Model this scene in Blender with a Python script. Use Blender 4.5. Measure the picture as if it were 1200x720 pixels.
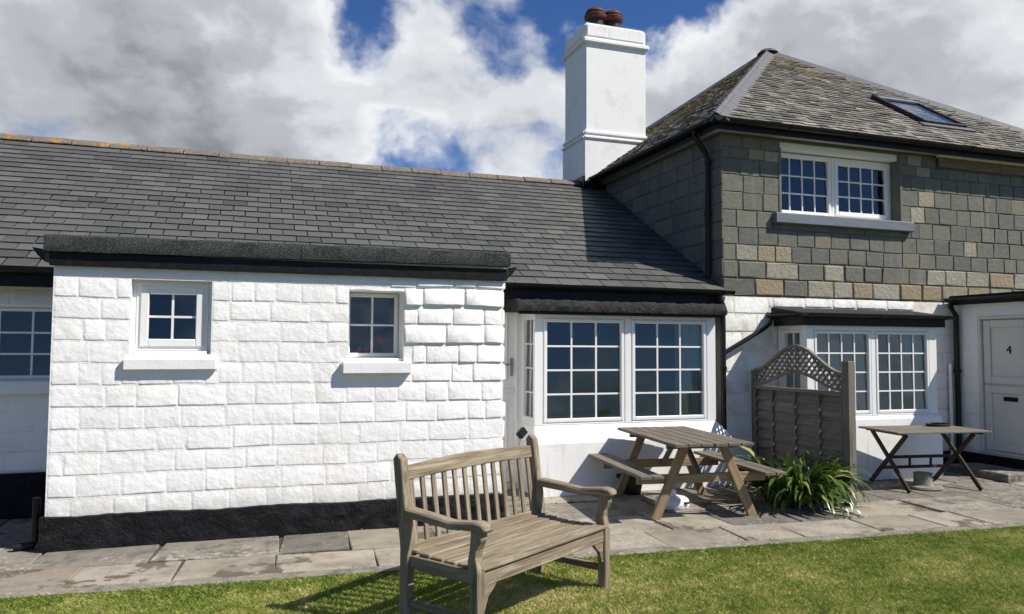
import bpy, bmesh, math, random
import numpy as np
from mathutils import Matrix, Vector, noise as mnoise
R = math.radians
rnd = random.Random(7)
for o in list(bpy.data.objects): bpy.data.objects.remove(o)
scn = bpy.context.scene
COL = scn.collection

# ------------------------------------------------------------------ camera
YAW, PITCH, ROLL, FPX, EYE = R(18.874), R(3.021), R(.29), 885.1, 1.6
fw = Vector((math.sin(YAW)*math.cos(PITCH), math.cos(YAW)*math.cos(PITCH), math.sin(PITCH)))
rt = Vector((math.cos(YAW), -math.sin(YAW), 0)); up = rt.cross(fw)
rt2 = rt*math.cos(ROLL) + up*math.sin(ROLL); up2 = up*math.cos(ROLL) - rt*math.sin(ROLL)
cam = bpy.data.cameras.new('camera'); cam_o = bpy.data.objects.new('camera', cam); COL.objects.link(cam_o)
m = Matrix.Identity(4)
for i in range(3): m[i][0], m[i][1], m[i][2] = rt2[i], up2[i], -fw[i]
m[2][3] = EYE
cam_o.matrix_world = m
cam.sensor_width = 36; cam.lens = 36*FPX/1200; cam.clip_end = 3000; cam.clip_start = .05
scn.camera = cam_o
scn.render.resolution_x, scn.render.resolution_y = 1024, 614

# ------------------------------------------------------------------ node helpers
def nd(nt, t, ins=None, **props):
    n = nt.nodes.new(t)
    for k, v in props.items(): setattr(n, k, v)
    for k, v in (ins or {}).items():
        s = n.inputs[k]
        if isinstance(v, bpy.types.NodeSocket): nt.links.new(v, s)
        else: s.default_value = v
    return n
def mth(nt, op, a, b=0.0, c=0.0, clamp=False):
    return nd(nt, 'ShaderNodeMath', {0: a, 1: b, 2: c}, operation=op, use_clamp=clamp).outputs[0]
def vm(nt, op, a, b=(0, 0, 0), out=0):
    return nd(nt, 'ShaderNodeVectorMath', {0: a, 1: b}, operation=op).outputs[out]
def mixc(nt, f, a, b, blend='MIX'):
    n = nd(nt, 'ShaderNodeMix', None, data_type='RGBA', blend_type=blend)
    for idx, v in ((0, f), (6, a), (7, b)):
        s = n.inputs[idx]
        if isinstance(v, bpy.types.NodeSocket): nt.links.new(v, s)
        else: s.default_value = v if idx == 0 else (*v[:3], 1)
    return n.outputs[2]
def ramp(nt, f, stops, interp='LINEAR'):
    n = nd(nt, 'ShaderNodeValToRGB', {0: f}); cr = n.color_ramp; cr.interpolation = interp
    while len(cr.elements) < len(stops): cr.elements.new(.5)
    for e, (p, c) in zip(cr.elements, stops):
        e.position = p; e.color = (*c[:3], 1) if not isinstance(c, (int, float)) else (c, c, c, 1)
    return n.outputs[0]
def nz(nt, v, scale, detail=4, rough=.55, dist=0.0, out=0):
    return nd(nt, 'ShaderNodeTexNoise', {'Vector': v, 'Scale': scale, 'Detail': detail, 'Roughness': rough, 'Distortion': dist}).outputs[out]
def sstep(nt, x, a, b):
    return nd(nt, 'ShaderNodeMapRange', {0: x, 1: a, 2: b, 3: 0.0, 4: 1.0}, interpolation_type='SMOOTHSTEP').outputs[0]

# ------------------------------------------------------------------ sky and sun
SUN_AZ, SUN_EL = R(55), R(48)       # azimuth from the facade's outward normal (-Y) towards +X
sdir = Vector((math.sin(SUN_AZ)*math.cos(SUN_EL), -math.cos(SUN_AZ)*math.cos(SUN_EL), math.sin(SUN_EL)))
W = bpy.data.worlds.new('World'); scn.world = W; W.use_nodes = True
nt = W.node_tree; nt.nodes.clear()
sky = nd(nt, 'ShaderNodeTexSky', None, sky_type='NISHITA', sun_disc=False, sun_elevation=SUN_EL,
         sun_rotation=math.atan2(sdir.x, sdir.y), air_density=1.0, dust_density=.3, ozone_density=2.0, altitude=30)
dirv = nd(nt, 'ShaderNodeTexCoord').outputs['Generated']
def pixdir(px, py):
    return (fw + rt2*((px-600)/FPX) - up2*((py-360)/FPX)).normalized()
warp = vm(nt, 'SCALE', vm(nt, 'SUBTRACT', nz(nt, dirv, 9, 5, .55, out=1), (.5, .5, .5))); warp.node.inputs['Scale'].default_value = .15
wd = vm(nt, 'ADD', dirv, warp)
st = vm(nt, 'MULTIPLY', vm(nt, 'ADD', dirv, vm(nt, 'MULTIPLY', warp, (.35, .35, .35))), (1, 1, 1.6))
def dens(v): return mth(nt, 'ADD', mth(nt, 'MULTIPLY', nz(nt, v, 3.3, 5, .52), .72), mth(nt, 'MULTIPLY', nz(nt, v, 12, 6, .55), .30))
d0 = dens(st); d1 = dens(vm(nt, 'ADD', st, (.028, -.012, .075)))            # second sample towards the sun: lit tops, shaded bases
cov = mth(nt, 'SUBTRACT', d0, .06)
def blob(px, py, size, amt):
    dd = vm(nt, 'DISTANCE', wd, tuple(pixdir(px, py)), out=1)
    return mth(nt, 'MULTIPLY', sstep(nt, dd, size/FPX, 0), amt)
for b in ((120, 80, 480, .24), (1080, 90, 400, .28), (560, 120, 330, .22), (330, 120, 260, .12), (830, 110, 150, .16),
          (775, -45, 150, -.44), (425, 40, 80, -.28), (570, 45, 80, -.15), (655, 0, 80, -.17), (455, 188, 85, -.29), (540, 195, 60, -.12)):
    cov = mth(nt, 'ADD', cov, blob(*b))
mask = sstep(nt, cov, .455, .63)
thick = sstep(nt, cov, .52, .80)
lit = mth(nt, 'SUBTRACT', d0, d1)
shade = mth(nt, 'ADD', mth(nt, 'MULTIPLY', thick, .42), mth(nt, 'MULTIPLY', lit, -2.6))
shade = mth(nt, 'ADD', shade, .08)
for b in ((20, 200, 460, .27), (200, 60, 260, .05), (1000, 60, 330, .10), (400, 90, 130, -.10), (790, 50, 70, -.20)):
    shade = mth(nt, 'ADD', shade, blob(*b))
cloud = ramp(nt, shade, [(0.0, (7.9, 8.05, 8.3)), (.25, (6.4, 6.6, 6.9)), (.6, (4.3, 4.5, 4.85)), (1.0, (2.3, 2.42, 2.7))], 'EASE')
skyc = mixc(nt, 1.0, sky.outputs[0], (.34, .53, .86), 'MULTIPLY')
bgc = mixc(nt, mask, skyc, cloud)
bg = nd(nt, 'ShaderNodeBackground', {'Color': bgc, 'Strength': .085})
nd(nt, 'ShaderNodeOutputWorld', {'Surface': bg.outputs[0]})
sl = bpy.data.lights.new('sun', 'SUN'); sl.energy = 5.0; sl.angle = R(.55); sl.color = (1, .94, .85)
so = bpy.data.objects.new('sun', sl); COL.objects.link(so); so.rotation_euler = (-sdir).to_track_quat('-Z', 'Y').to_euler(); so.location = (20, -20, 30)
vs = scn.view_settings; vs.view_transform = 'Standard'; vs.look = 'None'; vs.gamma = 1; vs.use_curve_mapping = False; vs.exposure = .42

# ------------------------------------------------------------------ materials
def mat(name, fn):
    M_ = bpy.data.materials.new(name); M_.use_nodes = True; t = M_.node_tree; t.nodes.clear()
    pos = nd(t, 'ShaderNodeNewGeometry').outputs['Position']
    obj = nd(t, 'ShaderNodeTexCoord').outputs['Object']
    rn = nd(t, 'ShaderNodeObjectInfo').outputs['Random']
    r = fn(t, pos, obj, rn)
    p = nd(t, 'ShaderNodeBsdfPrincipled', {'Base Color': r['c'] if isinstance(r['c'], bpy.types.NodeSocket) else (*r['c'], 1), 'Roughness': r.get('r', .7)})
    p.inputs['Specular IOR Level'].default_value = r.get('spec', .35)
    if 'metal' in r: p.inputs['Metallic'].default_value = r['metal']
    if 'b' in r:
        b = nd(t, 'ShaderNodeBump', {'Height': r['b'], 'Strength': r.get('bs', .5), 'Distance': r.get('bd', .01)})
        t.links.new(b.outputs[0], p.inputs['Normal'])
    if 'trans' in r:
        tr = nd(t, 'ShaderNodeBsdfTranslucent', {'Color': r['c'] if isinstance(r['c'], bpy.types.NodeSocket) else (*r['c'], 1)})
        mx = nd(t, 'ShaderNodeMixShader', {0: r['trans'], 1: p.outputs[0], 2: tr.outputs[0]}); sh = mx.outputs[0]
    else: sh = p.outputs[0]
    nd(t, 'ShaderNodeOutputMaterial', {'Surface': sh})
    return M_
def m_white(t, P, O, r):
    n1 = nz(t, P, 13, 6, .6); n2 = nz(t, P, 60, 4, .65); n3 = nz(t, P, 2.2, 5, .6)
    c = mixc(t, sstep(t, n3, .52, .75), (.81, .80, .78), (.73, .715, .68))
    c = mixc(t, mth(t, 'MULTIPLY', sstep(t, nz(t, P, 5, 6, .7), .64, .74), .35), c, (.55, .54, .48))
    z_ = nd(t, 'ShaderNodeSeparateXYZ', {0: P}).outputs[2]
    sp = mth(t, 'MULTIPLY', sstep(t, mth(t, 'ADD', z_, mth(t, 'MULTIPLY', nz(t, P, 8, 6, .7), .55)), .78, .45), .45)
    c = mixc(t, sp, c, (.42, .41, .34))
    dk = sstep(t, nz(t, vm(t, 'MULTIPLY', P, (9, 9, .8)), 1, 5, .65), .62, .76)
    c = mixc(t, mth(t, 'MULTIPLY', dk, .16), c, (.45, .44, .38))
    return dict(c=c, r=.62, b=mth(t, 'ADD', mth(t, 'MULTIPLY', n1, 1.0), mth(t, 'MULTIPLY', n2, .10)), bs=.5, bd=.02)
def m_render(t, P, O, r):
    n1 = nz(t, P, 30, 4, .6); n3 = nz(t, P, 3, 6, .65)
    c = mixc(t, sstep(t, n3, .5, .75), (.80, .80, .79), (.69, .68, .65))
    st_ = nz(t, vm(t, 'MULTIPLY', P, (14, 14, .9)), 1, 4, .6)
    c = mixc(t, mth(t, 'MULTIPLY', sstep(t, st_, .58, .75), .4), c, (.50, .46, .40))
    return dict(c=c, r=.65, b=n1, bs=.25, bd=.008)
def m_pvc(t, P, O, r):
    c = mixc(t, nz(t, P, 7, 4), (.80, .80, .79), (.74, .74, .72)); return dict(c=c, r=.35, spec=.5)
def m_black(t, P, O, r):
    n = nz(t, P, 22, 5, .65)
    c = mixc(t, sstep(t, n, .45, .75), (.006, .0065, .008), (.016, .0165, .018)); return dict(c=c, spec=.2, r=.5, b=nz(t, P, 70, 4), bs=.3, bd=.006)
def m_bitumen(t, P, O, r):
    n = nz(t, P, 10, 6, .65)
    c = mixc(t, sstep(t, n, .45, .72), (.005, .0055, .007), (.016, .0165, .019))
    dst = mth(t, 'MULTIPLY', sstep(t, nz(t, P, 46, 4, .7), .62, .72), .5)
    c = mixc(t, dst, c, (.045, .043, .04)); return dict(c=c, spec=.2, r=.6, b=nz(t, P, 25, 6, .7), bs=.8, bd=.03)
def m_plastic(t, P, O, r):
    return dict(c=mixc(t, nz(t, P, 12, 4), (.005, .005, .006), (.010, .010, .012)), r=.35, spec=.3)
def m_felt(t, P, O, r):
    v = nd(t, 'ShaderNodeTexVoronoi', {'Vector': P, 'Scale': 170.0}).outputs['Color']
    g = nd(t, 'ShaderNodeSeparateColor', {0: v}).outputs[0]
    c = ramp(t, g, [(0, (.010, .012, .012)), (.6, (.024, .029, .028)), (1, (.085, .095, .092))])
    c = mixc(t, sstep(t, nz(t, P, 3, 4), .5, .8), c, (.035, .038, .032)); return dict(c=c, r=.85, b=g, bs=.6, bd=.004)
def m_oldfelt(t, P, O, r):
    n = nz(t, P, 28, 5, .7)
    c = ramp(t, n, [(.35, (.006, .006, .007)), (.58, (.022, .022, .023)), (.78, (.12, .115, .105))]); return dict(c=c, r=.8, b=n, bs=.9, bd=.02)
def slate_fn(attr):
    def f(t, P, O, r):
        if attr: r = nd(t, 'ShaderNodeAttribute', None, attribute_name='tone').outputs['Fac']
        base = ramp(t, r, [(0, (.052, .054, .053)), (.12, (.072, .074, .069)), (.6, (.088, .090, .083)), (.9, (.104, .105, .095)), (1, (.122, .119, .105))])
        st_ = nz(t, vm(t, 'MULTIPLY', P, (3, 12, 12)), 4, 5, .6)
        c = mixc(t, mth(t, 'MULTIPLY', sstep(t, st_, .45, .75), .5), base, (.112, .112, .102))
        l = sstep(t, nz(t, P, 1.9, 6, .72), .62, .74)
        c = mixc(t, mth(t, 'MULTIPLY', l, .55), c, (.22, .15, .08))
        d = sstep(t, nz(t, P, 38, 3, .6), .70, .76)
        c = mixc(t, mth(t, 'MULTIPLY', d, .5), c, (.30, .30, .27))
        return dict(c=c, r=.52, spec=.4, b=nz(t, vm(t, 'MULTIPLY', P, (1, 3, 3)), 22, 5, .6), bs=.25, bd=.006)
    return f
def m_oldslate(t, P, O, r):
    r = nd(t, 'ShaderNodeAttribute', None, attribute_name='tone').outputs['Fac']
    base = ramp(t, r, [(0, (.085, .078, .066)), (.4, (.16, .148, .125)), (.8, (.24, .222, .19)), (1, (.31, .29, .25))])
    n = nz(t, P, 12, 6, .7)
    c = mixc(t, sstep(t, n, .42, .66), base, (.10, .095, .078))
    c = mixc(t, mth(t, 'MULTIPLY', sstep(t, nz(t, P, 30, 4, .6), .58, .68), .75), c, (.40, .385, .33))
    # yellow-orange lichen grows along the upper courses
    zz = nd(t, 'ShaderNodeSeparateXYZ', {0: P}).outputs
    nx_ = nd(t, 'ShaderNodeSeparateXYZ', {0: nd(t, 'ShaderNodeNewGeometry').outputs['True Normal']}).outputs[0]
    zz2 = mth(t, 'ADD', zz[2], mth(t, 'MULTIPLY', sstep(t, nx_, -.2, -.4), 1.1))
    hi = sstep(t, mth(t, 'ADD', zz2, mth(t, 'MULTIPLY', nz(t, P, 2.2, 5, .7), 2.6)), 7.2, 8.3)
    c = mixc(t, mth(t, 'MULTIPLY', hi, sstep(t, nz(t, P, 9, 6, .7), .42, .62)), c, (.20, .135, .025))
    return dict(c=c, r=.8, b=n, bs=.7, bd=.02)
def m_lead(t, P, O, r):
    c = mixc(t, nz(t, P, 14, 5), (.075, .075, .085), (.13, .13, .135))
    c = mixc(t, mth(t, 'MULTIPLY', sstep(t, nz(t, vm(t, 'ADD', P, (3, 1, 7)), 3.2, 5, .7), .6, .68), .7), c, (.26, .13, .03))
    return dict(c=c, r=.6, b=nz(t, P, 40, 4), bs=.3, bd=.006)
def m_ridge(t, P, O, r):
    n = nz(t, P, 40, 5, .7)
    c = ramp(t, n, [(.3, (.06, .05, .04)), (.5, (.17, .14, .11)), (.7, (.27, .235, .19))])
    x = nd(t, 'ShaderNodeSeparateXYZ', {0: P}).outputs[0]
    k = mth(t, 'ADD', nz(t, P, 7, 6, .65), mth(t, 'MULTIPLY', x, -.030))
    c = mixc(t, mth(t, 'MULTIPLY', sstep(t, k, .62, .67), .85), c, (.45, .19, .03))
    c = mixc(t, sstep(t, nz(t, vm(t, 'ADD', P, (2, 2, 2)), 17, 3), .73, .76), c, (.5, .48, .42))
    return dict(c=c, r=.9, b=n, bs=.9, bd=.02)
def m_housestone(t, P, O, r):
    base = ramp(t, r, [(0, (.108, .112, .100)), (.3, (.125, .128, .108)), (.6, (.138, .138, .112)), (.88, (.152, .149, .116)), (1, (.185, .17, .12))])
    st_ = nz(t, vm(t, 'MULTIPLY', P, (2.5, 2.5, 6)), 3, 6, .65)
    c = mixc(t, mth(t, 'MULTIPLY', sstep(t, st_, .45, .72), .5), base, (.185, .18, .145))
    c = mixc(t, mth(t, 'MULTIPLY', sstep(t, nz(t, P, 7, 5, .7), .58, .70), .55), c, (.075, .075, .065))
    c = mixc(t, mth(t, 'MULTIPLY', sstep(t, nz(t, vm(t, 'MULTIPLY', P, (5, 5, .7)), 1, 5, .65), .55, .72), .4), c, (.26, .245, .20))
    return dict(c=c, r=.8, b=nz(t, P, 18, 6, .65), bs=.45, bd=.02)
def m_tanstone(t, P, O, r):
    base = ramp(t, r, [(0, (.28, .23, .145)), (.35, (.29, .265, .20)), (.7, (.33, .315, .26)), (1, (.26, .255, .215))])
    ws = nd(t, 'ShaderNodeTexWave', {'Vector': P, 'Scale': 3.0, 'Distortion': 14.0, 'Detail': 4.0, 'Detail Scale': 1.6}).outputs['Fac']
    c = mixc(t, mth(t, 'MULTIPLY', sstep(t, ws, .6, 1), .32), base, (.30, .19, .075))
    c = mixc(t, mth(t, 'MULTIPLY', sstep(t, nz(t, P, 8, 5, .7), .56, .7), .6), c, (.22, .20, .16))
    return dict(c=c, r=.85, b=nz(t, P, 20, 6, .7), bs=.7, bd=.025)
def m_cream(t, P, O, r):
    n3 = nz(t, P, 4, 6, .7)
    c = mixc(t, sstep(t, n3, .48, .70), (.76, .745, .70), (.58, .54, .45))
    c = mixc(t, mth(t, 'MULTIPLY', sstep(t, nz(t, P, 9, 5, .7), .60, .72), .6), c, (.42, .37, .29))
    return dict(c=c, r=.75, b=nz(t, P, 14, 6, .65), bs=.5, bd=.02)
def m_mortar(t, P, O, r):
    return dict(c=mixc(t, nz(t, P, 15, 5), (.085, .082, .072), (.16, .15, .13)), r=.9, b=nz(t, P, 50, 4), bs=.5, bd=.01)
def m_slatesill(t, P, O, r):
    return dict(c=mixc(t, nz(t, vm(t, 'MULTIPLY', P, (1, 4, 4)), 6, 5), (.10, .115, .135), (.20, .22, .245)), r=.5, b=nz(t, P, 30, 4), bs=.2, bd=.005)
def wood_fn(dark, mid, light, bs=.45):
    def f(t, P, O, r):
        off = nd(t, 'ShaderNodeCombineXYZ', {0: mth(t, 'MULTIPLY', r, 37.0), 1: mth(t, 'MULTIPLY', r, 11.0), 2: mth(t, 'MULTIPLY', r, 5.0)}).outputs[0]
        q = vm(t, 'ADD', O, off)
        g = nz(t, vm(t, 'MULTIPLY', q, (2.2, 42, 42)), 1, 6, .65, .4)
        gf = nz(t, vm(t, 'MULTIPLY', q, (4, 170, 170)), 1, 4, .65)
        big_ = nz(t, vm(t, 'MULTIPLY', q, (1.6, 6, 6)), 1, 4, .6)
        c = ramp(t, g, [(.30, dark), (.48, mid), (.68, light)])
        c = mixc(t, mth(t, 'MULTIPLY', sstep(t, big_, .42, .66), .55), c, tuple(.55*a+.45*b for a, b in zip(mid, light)))
        c = mixc(t, mth(t, 'MULTIPLY', r, .35), c, tuple(.7*a+.3*b for a, b in zip(dark, mid)))
        pale = sstep(t, nz(t, vm(t, 'MULTIPLY', q, (3, 14, 14)), 1, 5, .7), .52, .70)
        c = mixc(t, mth(t, 'MULTIPLY', pale, .5), c, tuple(1.12*a for a in light))
        kn = nz(t, vm(t, 'MULTIPLY', q, (9, 22, 22)), 1, 3, .6)
        c = mixc(t, mth(t, 'MULTIPLY', sstep(t, kn, .68, .76), .6), c, tuple(.45*a for a in dark))
        c = mixc(t, mth(t, 'MULTIPLY', sstep(t, gf, .60, .72), .55), c, tuple(.4*a for a in dark))
        return dict(c=c, r=.82, b=mth(t, 'ADD', g, mth(t, 'MULTIPLY', gf, .6)), bs=bs, bd=.006)
    return f
def m_slab(t, P, O, r):
    base = ramp(t, r, [(0, (.23, .20, .155)), (.35, (.29, .258, .20)), (.7, (.35, .315, .25)), (1, (.27, .245, .205))])
    n = nz(t, P, 3.6, 7, .7)
    c = mixc(t, mth(t, 'MULTIPLY', sstep(t, n, .42, .66), .8), base, (.17, .152, .12))
    c = mixc(t, mth(t, 'MULTIPLY', sstep(t, nz(t, vm(t, 'ADD', P, (2, 6, 0)), 9, 6, .7), .5, .68), .6), c, (.29, .265, .22))
    c = mixc(t, sstep(t, nz(t, vm(t, 'ADD', P, (5, 9, 0)), 1.8, 5, .58), .565, .60), c, (.105, .08, .054))     # spalled brown patches
    sp = nd(t, 'ShaderNodeTexVoronoi', {'Vector': P, 'Scale': 75.0}).outputs['Color']
    g = nd(t, 'ShaderNodeSeparateColor', {0: sp}).outputs[0]
    gm = mth(t, 'MULTIPLY', sstep(t, nz(t, vm(t, 'ADD', P, (1, 4, 0)), 1.3, 4, .6), .52, .60), sstep(t, g, .7, .9))
    c = mixc(t, mth(t, 'MULTIPLY', gm, .55), c, (.46, .42, .35))
    c = mixc(t, mth(t, 'MULTIPLY', sstep(t, nz(t, P, 60, 4, .7), .58, .70), .5), c, (.10, .09, .07))
    c = mixc(t, mth(t, 'MULTIPLY', sstep(t, nz(t, vm(t, 'ADD', P, (8, 1, 0)), .9, 4, .6), .48, .62), .35), c, (.13, .115, .09))
    return dict(c=c, r=.88, b=mth(t, 'ADD', n, mth(t, 'MULTIPLY', nz(t, P, 55, 4, .7), .4)), bs=.5, bd=.015)
def m_oldslab(t, P, O, r):
    base = ramp(t, r, [(0, (.14, .13, .11)), (.5, (.20, .184, .152)), (1, (.265, .24, .195))])
    n = nz(t, P, 5, 7, .72)
    c = mixc(t, sstep(t, n, .44, .66), base, (.095, .086, .07))
    c = mixc(t, mth(t, 'MULTIPLY', sstep(t, nz(t, vm(t, 'ADD', P, (2, 6, 0)), 11, 6, .7), .5, .66), .6), c, (.24, .22, .185))
    sp = nd(t, 'ShaderNodeTexVoronoi', {'Vector': P, 'Scale': 34.0}).outputs['Color']
    g = nd(t, 'ShaderNodeSeparateColor', {0: sp}).outputs[0]
    gm = mth(t, 'MULTIPLY', sstep(t, nz(t, vm(t, 'ADD', P, (7, 4, 0)), 2.2, 4, .6), .50, .60), sstep(t, g, .74, .86))
    c = mixc(t, mth(t, 'MULTIPLY', gm, .6), c, (.42, .39, .33))
    return dict(c=c, r=.9, b=mth(t, 'ADD', n, mth(t, 'MULTIPLY', nz(t, P, 50, 4, .7), .5)), bs=.7, bd=.02)
def m_soil(t, P, O, r):
    n = nz(t, P, 30, 5, .7)
    return dict(c=ramp(t, n, [(.3, (.035, .03, .024)), (.55, (.08, .072, .058)), (.72, (.2, .18, .15))]), r=.95, b=n, bs=.8, bd=.02)
def m_lawn(t, P, O, r):
    n = nz(t, P, 2.1, 5, .6); f = nz(t, P, 60, 4, .7)
    c = mixc(t, sstep(t, n, .4, .65), (.11, .14, .03), (.22, .20, .07)); c = mixc(t, mth(t, 'MULTIPLY', f, .6), c, (.05, .06, .016)); return dict(c=c, r=.95, b=f, bs=.8, bd=.03)
def m_blade(t, P, O, r):
    tone = nd(t, 'ShaderNodeAttribute', None, attribute_name='tone').outputs['Fac']
    n = nz(t, P, 1.5, 5, .65); n2 = nz(t, vm(t, 'ADD', P, (4, 2, 0)), 7, 4, .6)
    dry = mth(t, 'ADD', mth(t, 'MULTIPLY', mth(t, 'SUBTRACT', n, .5), 1.5), mth(t, 'MULTIPLY', mth(t, 'SUBTRACT', n2, .5), 1.1))
    k = mth(t, 'ADD', mth(t, 'ADD', dry, tone), .02)
    c = ramp(t, k, [(.0, (.16, .235, .04)), (.35, (.27, .335, .065)), (.62, (.41, .42, .12)), (.85, (.58, .53, .22)), (1, (.68, .61, .33))])
    return dict(c=c, r=.6, spec=.3, trans=.35)
def m_leaf(t, P, O, r):
    c = ramp(t, r, [(0, (.03, .065, .010)), (.4, (.065, .125, .019)), (.75, (.13, .19, .036)), (.9, (.30, .33, .09)), (1, (.44, .40, .16))])
    c = mixc(t, mth(t, 'MULTIPLY', sstep(t, nz(t, P, 16, 3), .5, .7), .4), c, (.06, .11, .02)); return dict(c=c, r=.30, spec=.5, trans=.15)
def m_conc(t, P, O, r):
    n = nz(t, P, 14, 6, .7); return dict(c=ramp(t, n, [(.3, (.14, .125, .10)), (.6, (.25, .235, .2))]), r=.9, b=n, bs=.6, bd=.02)
def m_curtain(t, P, O, r): return dict(c=(.80, .82, .78), r=.9, trans=.35)
def m_room(t, P, O, r): return dict(c=(.34, .32, .29), r=.9)
def m_terracotta(t, P, O, r): return dict(c=mixc(t, nz(t, P, 12, 5), (.06, .014, .011), (.115, .032, .022)), r=.7)
def m_darkmetal(t, P, O, r): return dict(c=(.02, .02, .022), r=.5)
def m_steel(t, P, O, r): return dict(c=(.45, .45, .46), r=.3, metal=1.0)
def m_pink(t, P, O, r): return dict(c=mixc(t, r, (.75, .03, .07), (.8, .10, .16)), r=.6)
def m_grey(t, P, O, r): return dict(c=(.33, .335, .35), r=.6)
def m_doorgrey(t, P, O, r):
    return dict(c=mixc(t, nz(t, P, 6, 5), (.66, .655, .62), (.58, .57, .53)), r=.4, b=nz(t, P, 25, 3), bs=.08, bd=.004)
MT = {}
for k, f in dict(white=m_white, render=m_render, pvc=m_pvc, black=m_black, bitumen=m_bitumen, plastic=m_plastic, felt=m_felt, oldfelt=m_oldfelt,
                 slate=slate_fn(False), slate_joined=slate_fn(True), oldslate=m_oldslate, lead=m_lead, ridge=m_ridge, housestone=m_housestone, tanstone=m_tanstone,
                 cream=m_cream, mortar=m_mortar, slatesill=m_slatesill, slab=m_slab, oldslab=m_oldslab, soil=m_soil, lawn=m_lawn, blade=m_blade, leaf=m_leaf,
                 conc=m_conc, curtain=m_curtain, room=m_room, terracotta=m_terracotta, darkmetal=m_darkmetal, steel=m_steel, pink=m_pink, grey=m_grey, door=m_doorgrey,
                 teak=wood_fn((.080, .060, .038), (.215, .172, .112), (.40, .34, .245), .8), pine=wood_fn((.15, .10, .05), (.27, .19, .10), (.36, .27, .155)),
                 greywood=wood_fn((.07, .06, .046), (.135, .117, .09), (.22, .195, .152)), fencewood=wood_fn((.085, .075, .062), (.155, .138, .115), (.25, .225, .19)),
                 darkwood=wood_fn((.018, .013, .009), (.038, .028, .019), (.07, .052, .035)), board=wood_fn((.10, .065, .035), (.17, .115, .065), (.22, .16, .10))).items(): MT[k] = mat(k, f)
def glass():
    M_ = bpy.data.materials.new('window_glass'); M_.use_nodes = True; t = M_.node_tree; t.nodes.clear()
    fr = nd(t, 'ShaderNodeFresnel', {'IOR': 1.75})
    gl = nd(t, 'ShaderNodeBsdfGlossy', {'Color': (.92, .95, 1, 1), 'Roughness': .012})
    tr = nd(t, 'ShaderNodeBsdfTransparent', {'Color': (.80, .86, .84, 1)})
    P = nd(t, 'ShaderNodeNewGeometry').outputs['Position']
    b = nd(t, 'ShaderNodeBump', {'Height': nz(t, P, 1.6, 2), 'Strength': .12, 'Distance': .05}); t.links.new(b.outputs[0], gl.inputs['Normal'])
    mx = nd(t, 'ShaderNodeMixShader', {0: fr.outputs[0], 1: tr.outputs[0], 2: gl.outputs[0]})
    nd(t, 'ShaderNodeOutputMaterial', {'Surface': mx.outputs[0]}); return M_
MT['glass'] = glass()

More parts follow.
